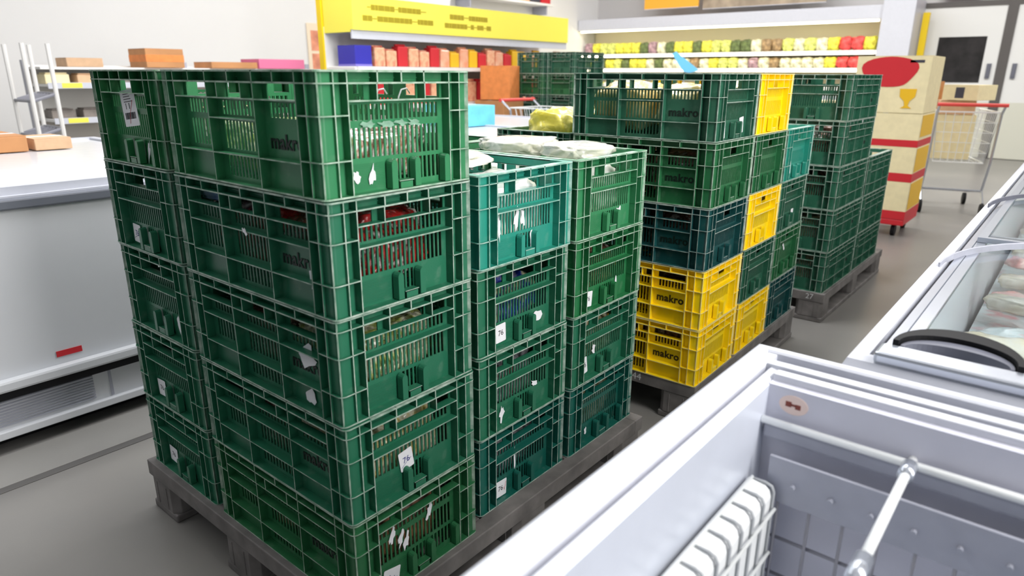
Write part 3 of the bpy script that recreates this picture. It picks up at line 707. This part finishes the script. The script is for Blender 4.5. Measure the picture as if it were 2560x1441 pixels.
# ------------------------------------------------------------------ second freezer with glass lids
def freezer_far():
    x0, x1, y0, y1 = .775, 1.62, .47, 4.55
    r = empty('glass_top_freezer', (0, 0, 0), 'long white glass-topped freezer beyond the open one on the right', 'freezer')
    build('cabinet', MB().box(x0+.03, x0+.07, y0+.02, y1, .08, .80).box(x1-.07, x1-.03, y0+.02, y1, .08, .80).box(x0+.07, x1-.07, y0+.02, y0+.06, .08, .80).box(x0+.07, x1-.07, y1-.04, y1, .08, .80).box(x0+.07, x1-.07, y0+.06, y1-.04, .08, .12), M['bodyw'], r)
    build('bumper', MB().box(x0-.012, x0+.03, y0+.02, y1, .70, .745), mat('cream_bumper', (226, 220, 160), .5), r, bevel=.008)
    build('plinth', MB().box(x0+.06, x1-.06, y0+.05, y1-.05, 0, .08), M['black'], r)
    f = MB(); mitre_frame(f, x0, x1, y0, y1, [(0, .79), (0, .832), (.006, .846), (.02, .852), (.034, .850), (.036, .79)]); build('top_frame', f, M['white'], r)
    f = MB(); mitre_frame(f, x0, x1, y0, y1, [(.036, .79), (.036, .835), (.043, .835), (.043, .79)]); build('rubber_seal', f, M['dgrey'], r)
    f = MB(); mitre_frame(f, x0, x1, y0, y1, [(.043, .78), (.043, .846), (.060, .848), (.064, .835), (.064, .78)]); build('lid_rail', f, M['alu'], r)
    f = MB(); mitre_frame(f, x0, x1, y0, y1, [(.064, .12), (.064, .80), (.068, .80), (.068, .12)]); build('liner', f, M['liner'], r)
    build('liner_floor', MB().box(x0+.068, x1-.068, y0+.068, y1-.068, .12, .14), M['liner'], r)
    # end plate and black crescent handle
    build('end_cover', MB().box(x0+.045, x1-.03, y0+.004, y0+.062, .846, .868), M['alu'], r, bevel=.006)
    def crescent(cx, cy, rx, ry, w, z0, z1, a0=0, a1=PI, n=24):
        o_ = [(cx+rx*math.cos(a0+(a1-a0)*i/n), cy+ry*math.sin(a0+(a1-a0)*i/n)) for i in range(n+1)]
        i_ = [(cx+(rx-w*.18)*math.cos(a0+(a1-a0)*i/n), cy+(ry-w*.9)*math.sin(a0+(a1-a0)*i/n)) for i in range(n+1)]
        mb = MB()
        for i in range(n): mb.prism([o_[i], o_[i+1], i_[i+1], i_[i]], z0, z1)
        return mb
    build('handle', crescent(.928, y0+.062, .092, .118, .050, .850, .876), M['black'], r)
    build('handle_inlay', crescent(.928, y0+.062, .080, .070, .030, .850, .868), M['mgrey'], r)
    for k, (a, b) in enumerate(((y0+.07, 1.75), (1.62, 3.1), (2.95, y1-.07))):
        z = .838 if k != 1 else .853
        l = MB(); mitre_frame(l, x0+.062, x1-.062, a, b, [(0, z-.006), (0, z+.008), (.022, z+.008), (.022, z-.006)])
        lid = build('lid_frame', l, M['alu'], r)
        build('lid_glass', MB().box(x0+.084, x1-.084, a+.022, b-.022, z-.002, z+.002), M['clear'], lid)
    build('lid_arc', crescent(1.16, 1.22, .36, .50, .022, .846, .862), M['grey'], r)
    build('lid_arc', crescent(1.16, 2.2, .36, .55, .022, .860, .874), M['mgrey'], r)
    return r
freezer_far()
PK = {}
def pillow(sx, sy, sz, m, seed):
    me = bag_mesh(seed, sx, sy, sz/2); me.materials.append(m); return me
fcol = [('teal', pack_mat('teal_pack', [(40, 150, 170), (120, 220, 226), (200, 240, 240)], 9)), ('white', pack_mat('white_pack', [(240, 240, 236), (210, 226, 226), (226, 60, 50)], 9)),
        ('aqua', pack_mat('aqua_pack', [(130, 226, 232), (190, 240, 240), (60, 180, 196)], 8)), ('red', pack_mat('red_pack', [(214, 50, 46), (240, 200, 190), (200, 60, 60)], 9)), ('cream', pack_mat('cream_pack', [(236, 216, 150), (240, 236, 220), (200, 190, 160)], 8))]
fmesh = [pillow(.085, .06, .05, m, 3+i) for i, (n, m) in enumerate(fcol)]
k = 0
rf = random.Random(3)
for iy in range(17):
    for ix in range(4):
        i = rf.choice((0, 1, 2, 2, 0, 3, 4, 1)) if not (ix == 0 and iy % 2) else 4
        y = .66+iy*.225; x = .955+ix*.165
        nm = fcol[i][0]
        if iy < 9:
            lb = '%s frozen packet, %s row behind the black handle, %s from the left rail' % (nm, nth(iy), nth(ix))
        else: lb = '%s frozen packet, %s row behind the black handle, %s from left rail' % (nm, nth(iy), nth(ix))
        o = link('frozen_packet', fmesh[i], None, (x, y, .56+.05*rf.random()), (rf.uniform(-.2, .2), rf.uniform(-.2, .2), rf.uniform(-.5, .5)))
        tag(o, lb if iy >= 9 else lb, 'frozen food', 'packets in the glass-topped freezer')
for ix in range(1):
    pass
o = build('packet_bed', MB().box(.86, 1.545, .56, 4.46, .142, .555), fcol[1][1]); tag(o, 'bed of tightly packed frozen goods filling the glass-topped freezer', 'frozen food', None, 'stuff')

# ------------------------------------------------------------------ left freezer island
def island():
    x0, x1, y0, y1 = -3.75, -1.735, -1.6, 4.6
    r = empty('freezer_island', (0, 0, 0), 'white freezer island with sliding lids and grey rim left of crates', 'freezer')
    build('cabinet', MB().box(x0+.01, x1-.008, y0, y1, .075, .865), M['bodyw'], r, bevel=.01)
    build('plinth', MB().box(x0+.05, x1-.09, y0+.05, y1-.05, 0, .075), M['black'], r)  # coloured black to paint in the shadow gap under the cabinet
    build('grey_rim', MB().box(x0-.004, x1+.008, y0-.01, y1+.01, .858, .893), mat('blue_grey_rim', (112, 116, 126), .4), r, bevel=.006)
    build('bumper', MB().box(x1-.008, x1+.03, y0, y1, .232, .275), M['bodyw'], r, bevel=.01)
    build('bumper_strip', MB().box(x1-.008, x1+.022, y0, y1, .205, .232), M['black'], r)
    build('foot_rail', MB().box(x1-.02, x1+.012, y0, y1, .055, .085), M['bodyw'], r, bevel=.004)
    g = MB()
    for i in range(9): g.box(x1-.008, x1-.003, -1.3, .1, .10+i*.011, .104+i*.011)
    build('vent_grille', g, M['grey'], r)
    build('panel_seam', MB().box(x1-.008, x1-.0055, .155, .165, .09, .232), M['grey'], r)
    build('top_deck', MB().box(x0+.03, x1-.035, y0+.03, y1-.03, .893, .899), M['white'], r)
    for k in range(5):
        a = y0+.05+k*1.22; f = MB(); zz = .905 if k % 2 == 0 else .915
        mitre_frame(f, x0+.08, x1-.06, a, a+1.26, [(0, .899), (0, zz+.012), (.04, zz+.012), (.04, .899)])
        lid = build('sliding_lid', f, M['white'], r)
        build('lid_panel', MB().box(x0+.12, x1-.10, a+.04, a+1.22, zz-.003, zz), mat('frosted_lid_%s' % 'abcde'[k], (222, 224, 228), .2, var=.02), lid)
        build('lid_gasket', MB().box(x0+.12, x1-.10, a+.045, a+.062, zz, zz+.006), M['dgrey'], lid)
    s = build('energy_label', MB().box(x1-.008, x1-.006, .0, .085, .300, .322), M['red'], r); s['label'] = 'small red maker plate'
island()
# cartons on the island's far side and shelves behind
def carton(x0, x1, y0, y1, z, h, m, label, cat='box', band=None, rz=0, name='carton', group=None):
    cx, cy = (x0+x1)/2, (y0+y1)/2; w, d = (x1-x0)/2, (y1-y0)/2
    r = empty(name, (cx, cy, z), label, cat, group, rz)
    build('box_body', MB().box(-w, w, -d, d, 0, h), m, r, bevel=.004)
    build('top_flap', MB().box(-w+.002, -.002, -d, d, h, h+.003).box(.002, w-.002, -d, d, h, h+.003), m, r)
    build('tape', MB().box(-.02, .02, -d-.001, d+.001, h+.003, h+.004), M['paper'], r)
    if band: build('printed_band', MB().box(-w-.001, w+.001, -d-.001, d+.001, band[1], band[2]), band[0], r)
    return r
carton(-3.5, -3.1, .26, .42, .92, .075, M['carton'], 'long brown tray box on the island at the left picture edge')
carton(-3.4, -3.1, .45, .62, .92, .055, M['carton3'], 'low pale tray box beside the brown one on the island')
carton(-3.05, -2.6, 3.1, 3.45, .92, .15, M['skyb'], 'light blue and white patterned carton lying on the freezer island')
def gondola():
    r = empty('shelf_gondola', (-5.5, 1.3, 0), 'white supermarket shelf gondola behind the freezer island', 'shelf')
    Ln = 2.75
    build('back_panel', MB().box(-.5, -.48, 0, Ln, 0, 1.36), M['shelfw'], r)
    for y in (0, 1.35, Ln): build('upright', MB().box(-.5, -.44, y-.02, y+.02, 0, 1.4), M['grey'], r)
    for z in (.15, .62, .93, 1.21, 1.345):
        s = build('shelf_board', MB().box(-.48, .0 if z < 1.3 else -.1, 0, Ln, z-.02, z), M['shelfw'], r)
        if z < 1.3: build('price_strip', MB().box(0, .008, 0, Ln, z-.035, z+.012), M['white'], s)
        if z < 1.3: build('price_tag', MB().box(.008, .01, .1, .25, z-.03, z+.008).box(.008, .01, 1.1, 1.2, z-.03, z+.008), M['yellow'], s)
gondola()
rg = random.Random(5)
for zi, z in enumerate((.62, .93, 1.21)):
    for i in range(11):
        y = 1.42+i*.24; h = .075+.035*rg.random()
        m = rg.choice((M['shelfd'], M['cream'], M['carton3'], M['shelfd']))
        o = build('grocery_pack', MB().box(-.09, .09, -.09, .09, 0, h*.85).box(-.08, .08, -.08, .08, h*.85, h), m, None, (-5.72, y, z+.001), bevel=.006)
        tag(o, 'small grocery pack, {} from left on the %s shelf of the white gondola'.format(nth(i)) % ('lowest', 'middle', 'upper')[zi], 'groceries', 'packs on the white gondola %s shelf' % ('lowest', 'middle', 'upper')[zi])
carton(-5.85, -5.6, 1.5, 1.78, 1.346, .07, M['carton3'], 'small pale brown box on gondola top, leftmost')
carton(-5.9, -5.55, 2.12, 2.46, 1.346, .16, M['carton'], 'double height brown box on gondola top', band=(M['carton2'], .05, .11))
carton(-5.9, -5.55, 2.72, 3.2, 1.346, .055, M['carton'], 'low brown box on gondola top beside the pink one')
carton(-5.9, -5.55, 3.22, 3.75, 1.346, .09, M['pink'], 'pink box on the gondola top')
def wire_rack():
    r = empty('wire_display_rack', (-4.9, 1.0, 0), 'white wire display rack at the end of the gondola', 'rack')
    m = MB()
    for x in (0, -.4):
        for y in (0, .16): m.tube([(x, y, 0), (x, y, 1.5)], .016, 8)
    build('post', m, M['shelfw'], r)
    for z in (.6, .85, 1.1):
        m = MB(); m.tube([(0, 0, z), (0, .16, z+.05), (-.4, .16, z+.05), (-.4, 0, z)], .012, 6, closed=True)
        for i in range(6): m.tube([(-.066*i, 0, z), (-.066*i, .16, z+.05)], .005, 5)
        build('wire_shelf', m, M['wiregrey'], r)
wire_rack()
# poster on the left wall
r = empty('wall_poster', (-7.995, 5.75, 1.6), 'orange and red poster on the white wall beside the yellow post', 'poster')
build('backing', MB().box(0, .01, -.26, .26, -.45, .40), mat('poster_cream', (244, 226, 200), .6), r)
build('poster_print', MB().box(.01, .012, -.2, .2, .02, .3).box(.01, .012, -.2, .2, -.38, -.02), mat('poster_orange', (240, 150, 120), .6, var=.35, scale=6), r)

# ------------------------------------------------------------------ yellow fascia island
def promo():
    r = empty('promotion_gondola', (-4.5, 3.6, 0), 'promotion shelf with a long yellow fascia sign', 'shelf')
    Ln = 3.5
    build('back_panel', MB().box(-.47, -.45, 0, Ln, 0, 1.74), M['shelfw'], r)
    f = build('fascia', MB().box(-.03, .0, 0, Ln, 1.70, 2.0).box(-.45, -.03, 0, .03, 1.68, 2.02), M['yellow'], r); f['label'] = 'bright yellow fascia board'
    rr = random.Random(4)
    for (ya, yb, z) in ((.18, .95, 1.91), (.12, 1.0, 1.81), (1.30, 1.85, 1.89), (1.22, 1.95, 1.80)):
        y = ya; tx = ''
        m = MB(); zc = z
        while y < yb:
            w = rr.uniform(.03, .075)
            if rr.random() > .15: m.box(.0, .003, y, y+w, z-.024, z+.024)
            else: m.box(.0, .003, y, y+w, z-.004, z+.004)
            y += w+.006
        build('blurred_print', m, M['yeltxt'], f)
    build('canopy', MB().box(-.45, -.03, .03, Ln, 1.69, 1.715).box(-.04, -.02, 0, Ln, 1.62, 1.70), M['white'], r)
    build('end_post', MB().box(-.53, -.46, -.02, .05, 0, 2.15), M['yelpost'], r)
    build('end_panel', MB().box(-.45, -.01, .0, .02, .0, 1.36), M['shelfw'], r)
    for z in (.2, .62, 1.0, 1.37):
        s = build('shelf_board', MB().box(-.45, .02, .02, Ln, z-.04, z), M['shelfw'], r)
promo()
pm = [pack_mat('pack_red_yellow', [(200, 40, 40), (240, 190, 150), (220, 90, 70)], 8, .4, .2), M['gold'], M['red'], pack_mat('pack_orange', [(226, 130, 90), (240, 200, 170)], 8, .4, .2), M['skyb']]
carton(-4.80, -4.53, 3.63, 3.83, 1.371, .19, M['bluebox'], 'violet and deep blue carton at the end of the promotion shelf', band=(M['purple'], .0, .02))
seq = [0, 0, 2, 0, 0, 2, 3, 1, 3, 1, 2, 0, 3, 2, 1, 1, 3, 1, 4, 2, 3]
for i, c in enumerate(seq):
    y = 3.95+i*.152; h = (.2, .17, .22)[i % 3]
    o = build('snack_pouch', MB().prism([(-.055, -.066), (.055, -.066), (.055, .066), (-.055, .066)], 0, h*.9).prism([(-.02, -.066), (.02, -.066), (.02, .066), (-.02, .066)], h*.9, h), pm[c], None, (-4.60, y, 1.371), bevel=.01)
    tag(o, '%s snack pouch, {} from left on the top promotion shelf'.format(nth(i)) % ('red and pink', 'golden yellow', 'plain red', 'orange', 'sky blue')[c], 'snack', 'pouches on the top promotion shelf')
for i in range(18):
    y = 3.8+i*.185; c = (0, 2, 3, 0, 2)[i % 5]
    o = build('snack_pouch', MB().prism([(-.055, -.08), (.055, -.08), (.055, .08), (-.055, .08)], 0, .22).prism([(-.02, -.08), (.02, -.08), (.02, .08), (-.02, .08)], .22, .25), pm[c], None, (-4.60, y, 1.001), bevel=.01)
    tag(o, '%s snack pouch, {} from left on the second promotion shelf'.format(nth(i)) % ('red and pink', 'golden yellow', 'plain red', 'orange', 'sky blue')[c], 'snack', 'pouches on the second promotion shelf')
# pile of cartons and tilted orange box in front of the promotion shelf
carton(-4.45, -4.0, 5.2, 5.65, 0, .42, M['carton'], 'brown carton at the foot of the pile by the yellow fascia')
carton(-4.45, -4.0, 5.2, 5.65, .425, .30, M['carton3'], 'pale carton second up in the pile by the yellow fascia')
carton(-4.43, -4.03, 5.2, 5.6, .73, .29, M['carton'], 'brown carton under the orange box in the pile', rz=.1)
o = carton(-4.38, -4.03, 5.22, 5.55, 1.03, .36, M['carton2'], 'orange carton leaning on top of the carton pile', rz=.35); o.rotation_euler = (0, 0, .35)
# distant stacks of green crates: one mesh per crate
def one_mesh_crate():
    bm = bmesh.new()
    def put(me, mx):
        t = bmesh.new(); t.from_mesh(me); t.transform(mx); tmp = bpy.data.meshes.new('t'); t.to_mesh(tmp); t.free(); bm.from_mesh(tmp); bpy.data.meshes.remove(tmp)
    for k in (0, 1):
        put(SIDE[0], Matrix.Translation((0, (-1, 1)[k]*HY, 0)) @ Matrix.Rotation(k*PI, 4, 'Z'))
        put(ENDM[0], Matrix.Translation(((1, -1)[k]*HX, 0, 0)) @ Matrix.Rotation((PI/2, -PI/2)[k], 4, 'Z'))
    for (sx, sy, rz) in ((-1, -1, 0), (1, -1, PI/2), (1, 1, PI), (-1, 1, -PI/2)): put(CORNER, Matrix.Translation((sx*HX, sy*HY, 0)) @ Matrix.Rotation(rz, 4, 'Z'))
    put(RIM, Matrix()); put(BASE, Matrix())
    me = bpy.data.meshes.new('distant_crate'); bm.to_mesh(me); bm.free(); me.materials.append(M['crate']); me.materials.append(M['edge_glint']); return me
OC = one_mesh_crate()
for si, (x, y, n, nm) in enumerate(((-4.03, 6.0, 6, 'left'), (-3.635, 6.05, 6, 'right'))):
    for i in range(n):
        o = link('distant_crate', OC, None, (x, y, .02+i*.262 if False else .0+i*PITCH), (0, 0, -PI/2)); o.color = DG if i % 2 else G3
        o.location.z = .165+i*PITCH
        tag(o, 'dark green crate %s of the %s distant stack by the chiller' % (('lowest', 'second from bottom', 'third from bottom', 'fourth from bottom', 'fifth from bottom', 'topmost')[i] if not (n == 5 and i == 4) else 'topmost', nm), 'crate', 'distant crate stacks')
pallet(-4.24, 5.69, .81, .68, 0, 'grey pallet under the distant green crate stacks', None, 0)

# ------------------------------------------------------------------ lit chiller along the back wall
def chiller():
    x0, x1, y0 = -7.98, -1.95, 12.4
    r = empty('open_chiller', (0, 0, 0), 'long open multideck chiller with warm lit produce on the back wall', 'chiller')
    build('canopy', MB().box(x0, x1, y0, y0+.75, 2.2, 2.42), M['white'], r, bevel=.01)
    build('back_panel', MB().box(x0, x1, y0+.70, y0+.75, 0, 2.2), M['chillin'], r)
    build('base', MB().box(x0, x1, y0-.05, y0+.7, 0, .5), M['white'], r)
    build('side_panel', MB().box(x1, x1+.48, y0-.05, y0+.75, 0, 2.5), M['white'], r, bevel=.01)
    for i, z in enumerate((.95, 1.42, 1.71)):
        s = build('shelf_board', MB().box(x0, x1, y0+.02+.06*i, y0+.7, z-.03, z), M['shelfw'], r)
        build('price_strip', MB().box(x0, x1, y0+.01+.06*i, y0+.02+.06*i, z-.06, z+.01), M['white'], s)
    for z, y in ((2.18, y0+.06), (1.672, y0+.06), (1.382, y0+.03), (.90, y0+.06)):
        build('tube_lamp', MB().tube([(x0+.05, y, z), (x1-.05, y, z)], .014, 8), M['tube'], r)
chiller()
pc = [('yellow', (240, 216, 70)), ('pale green', (200, 206, 110)), ('dark green', (90, 104, 60)), ('cream', (238, 226, 180)), ('brown', (150, 124, 90)), ('red', (220, 70, 70)), ('mauve', (160, 130, 140)), ('white', (245, 240, 225))]
pmesh = [bag_mesh(50+i, .112, .09, .112) for i in range(len(pc))]
for i, (n, c) in enumerate(pc): pmesh[i].materials.append(mat('chiller_pack_'+n.replace(' ', '_'), c, .5, var=.6, scale=14))
rc = random.Random(11)
for li, z in enumerate((.95, 1.42, 1.71)):
    for i in range(30):
        x = -7.84+i*.197
        if li == 2 and 3 <= i <= 6: j = rc.choice((0, 0, 1))
        elif i >= 26 and li >= 1: j = 5 if i in (27, 28) else 0
        else: j = rc.choice((0, 1, 2, 3, 4, 6, 2, 3, 4) if li == 2 else (0, 3, 1, 3, 4, 6, 2) if li == 1 else (0, 3, 7))
        for row in range(1):
            o = link('produce_pack', pmesh[j], None, (x, 12.57+.06*li, z), (0, 0, rc.uniform(-.3, .3))); o.scale = (1, 1, 1.12 if li == 2 else .9+.08*rc.random())
            tag(o, '%s produce pack, %s from left on the chiller %s shelf' % (pc[j][0], nth(i), ('lowest', 'middle', 'top')[li]), 'produce', 'packs on the chiller %s shelf' % ('lowest', 'middle', 'top')[li])
def hang_sign(name, x0, x1, z0, z1, y, m, label):
    r = empty(name, ((x0+x1)/2, y, z0), label, 'sign'); w = (x1-x0)/2
    build('board', MB().box(-w, w, -.015, .015, 0, z1-z0), m, r)
    build('edge_trim', MB().box(-w, w, -.02, .02, -.01, 0), M['white'], r)
    for s in (-1, 1): build('hanger', MB().tube([(s*w*.8, 0, z1-z0), (s*w*.8, 0, 5-z0)], .004, 6), M['grey'], r)
hang_sign('hanging_sign', -6.48, -5.3, 2.58, 3.1, 12.6, M['orange'], 'orange hanging sign above the chiller at the top edge')
hang_sign('hanging_sign', -5.25, -2.95, 2.54, 3.0, 12.7, mat('taupe_banner', (166, 150, 130), .7, var=.3, scale=4), 'long taupe banner above the chiller right of the orange sign')
hang_sign('hanging_sign', -1.24, -.68, 2.52, 2.8, 13.1, M['red'], 'red sign plate above the white door')
r = empty('blue_promo_flag', (-5.0, 11.6, 0), 'slanted sky blue promotion flag on a stand before the chiller', 'sign')
build('stand_pole', MB().tube([(0, 0, .02), (0, 0, 1.3)], .012, 8), M['grey'], r); build('stand_foot', MB().cyl((0, 0, .01), .14, .02), M['grey'], r)
build('flag', MB().prism([(-.28, 1.68), (-.2, 1.72), (.3, 1.38), (.1, 1.34), (-.02, 1.36)], -.006, .006, mx=Matrix(((1, 0, 0, 0), (0, 0, -1, 0), (0, 1, 0, 0), (0, 0, 0, 1)))), mat('sky_blue_flag', (110, 195, 240), .6), r)
r = empty('yellow_pillar_guard', (-1.78, 13.1, 0), 'yellow strip guard beside the door', 'guard'); r.location = (-1.36-.38, 12.3, 0)
bpy.data.objects.remove(r, do_unlink=True)
o = build('bumper_post', MB().box(-.05, .05, -.04, .04, 0, 2.3).box(-.07, .07, -.06, .06, 0, .02), M['yelpost'], None, (-1.395, 12.9, 0), bevel=.008)
tag(o, 'tall narrow yellow post between the chiller and the door', 'post')

# ------------------------------------------------------------------ carton display on red dolly
def display():
    X0, X1, Y0, Y1 = -.56, -.02, 5.68, 6.25
    r = empty('dolly', (X0, Y0, 0), 'red wheeled dolly under the cream carton display', 'dolly')
    build('platform', MB().box(0, X1-X0, 0, Y1-Y0, .10, .15), M['red'], r, bevel=.008)
    for x in (.08, X1-X0-.08):
        for y in (.08, Y1-Y0-.08): build('wheel', MB().cyl((x, y, .05), .05, .03, 'X'), M['black'], r)
    zs = [(.152, .31, 'lowest'), (.466, .28, 'second from the bottom'), (.75, .26, 'third from the bottom')]
    for z, h, n in zs:
        c = carton(X0, X1, Y0, Y1, z, h, M['cream'], 'cream carton with red band, %s in the display stack' % n, band=(M['red'], .0, .07) if n != 'third from the bottom' else (M['red'], 0, .055))
        build('yellow_side', MB().box((X1-X0)/2+.001, (X1-X0)/2+.003, -.25, .25, .08, h-.01), M['gold'], c)
    c = carton(X0, X1, Y0, Y1, 1.015, .44, M['cream'], 'tall cream carton with red splash and gold cup, top of the display stack')
    sp = [(math.cos(a)*.20*(1+.12*math.sin(3*a)), math.sin(a)*.13*(1+.1*math.cos(2*a))) for a in [i*2*PI/28 for i in range(28)]]
    mx = Matrix(((1, 0, 0, -.02), (0, 0, -1, -.287), (0, 1, 0, .32), (0, 0, 0, 1)))
    build('red_print', MB().prism(sp, 0, .002, mx=mx), M['red'], c)
    cup = [(-.06, .06), (.06, .06), (.055, .0), (.02, -.035), (.012, -.07), (.04, -.09), (-.04, -.09), (-.012, -.07), (-.02, -.035), (-.055, .0)]
    mx = Matrix(((1, 0, 0, .14), (0, 0, -1, -.289), (0, 1, 0, .13), (0, 0, 0, 1)))
    build('gold_cup_print', MB().prism(cup, 0, .002, mx=mx), M['gold'], c)
    build('dark_print', MB().box(.12, .22, -.289, -.286, .39, .41), M['dgrey'], c)
display()
# ------------------------------------------------------------------ shopping carts
def cart(loc, rz, label):
    r = empty('shopping_cart', loc, label, 'shopping cart', None, rz)
    W, Ln = .26, .85
    def ring(z, x0, x1, w): return [(x0, -w, z), (x1, -w*.8, z), (x1, w*.8, z), (x0, w, z)]
    m = MB(); m.tube(ring(.98, 0, Ln, W), .008, 6, closed=True); m.tube(ring(.50, .1, Ln-.06, W*.8), .007, 6, closed=True)
    for i in range(14):
        t = i/13; xt = Ln*t; xb = .1+(Ln-.16)*t
        for s in (-1, 1): m.tube([(xt, s*W*(1-.2*t), .98), (xb, s*W*.8*(1-.2*t), .50)], .003, 4)
    for i in range(8):
        t = -1+2*i/7; m.tube([(Ln, W*.8*t, .98), (Ln-.06, W*.64*t, .50)], .003, 4); m.tube([(0, W*t, .98), (.1, W*.8*t, .5)], .003, 4); m.tube([(.1, W*.8*t, .5), (Ln-.06, W*.64*t, .5)], .003, 4)
    for k in range(1, 5):
        q = k/5; m.tube(ring(.98-.48*q, .1*q, Ln-.06*q, W*(1-.2*q)), .003, 4, closed=True)
    build('basket', m, M['whitem'], r)
    m = MB()
    for s in (-1, 1): m.tube([(-.12, s*W, 1.05), (0, s*W, .96), (.06, s*W, .5), (.2, s*W, .22), (Ln-.1, s*W*.8, .14)], .012, 8); m.tube([(.2, s*W, .22), (.02, s*W, .12)], .012, 8)
    m.tube([(.2, -W, .22), (.2, W, .22)], .01, 6); m.tube([(Ln-.1, -W*.8, .14), (Ln-.1, W*.8, .14)], .01, 6)
    build('frame', m, M['alu'], r)
    build('handle', MB().tube([(-.12, -W-.02, 1.05), (-.12, W+.02, 1.05)], .017, 10), M['redtape'], r)
    for x, w in ((.02, W), (Ln-.1, W*.8)):
        for s in (-1, 1): build('wheel', MB().cyl((x, s*w, .06), .06, .03, 'Y'), M['black'], r)
    return r
cart((.12, 7.15, 0), PI/2+.25, 'wire shopping cart piled with cartons in front of the white door')
carton(-.22, .12, 7.30, 7.72, .52, .42, M['cream'], 'cream carton inside the cart in front of the door', rz=.25)
carton(-.2, .1, 7.35, 7.7, .945, .13, M['carton3'], 'pale carton on top of the loaded cart', rz=.25)
c = carton(-.10, .22, 7.25, 7.6, 1.082, .14, M['cream'], 'open cream carton with dark print topping the cart load', rz=-.35); build('dark_print', MB().box(-.04, .04, -.177, -.175, .02, .12), M['dgrey'], c)
carton(-.38, -.22, 7.6, 7.85, .95, .3, M['carton'], 'upright brown carton at the back of the loaded cart', rz=.25)
cart((-3.5, 4.98, 0), 0, 'empty shopping cart with a red handle behind the freezer island')
# top-edge product row high on wall shelf
r = empty('high_wall_shelf', (-7.7, 9.4, 2.62), 'high white wall shelf above the yellow fascia', 'shelf')
build('shelf_board', MB().box(-.29, .1, -.9, 1.6, -.04, 0), M['shelfw'], r); build('bracket', MB().box(-.29, .05, -.8, -.77, -.2, -.04), M['grey'], r); build('bracket', MB().box(-.29, .05, 1.4, 1.43, -.2, -.04), M['grey'], r)
for i in range(7):
    o = build('goods_box', MB().box(-.12, .12, -.14, .14, 0, .3).box(-.1, .1, -.13, .13, .3, .31), (M['red'], pm[0], M['dgrey'])[i % 3], None, (-7.72, 8.75+i*.33, 2.621), bevel=.006)
    tag(o, '%s goods box, {} from left on the high wall shelf'.format(nth(i)) % ('red', 'red and pink', 'dark grey')[i % 3], 'box', 'goods on the high wall shelf')
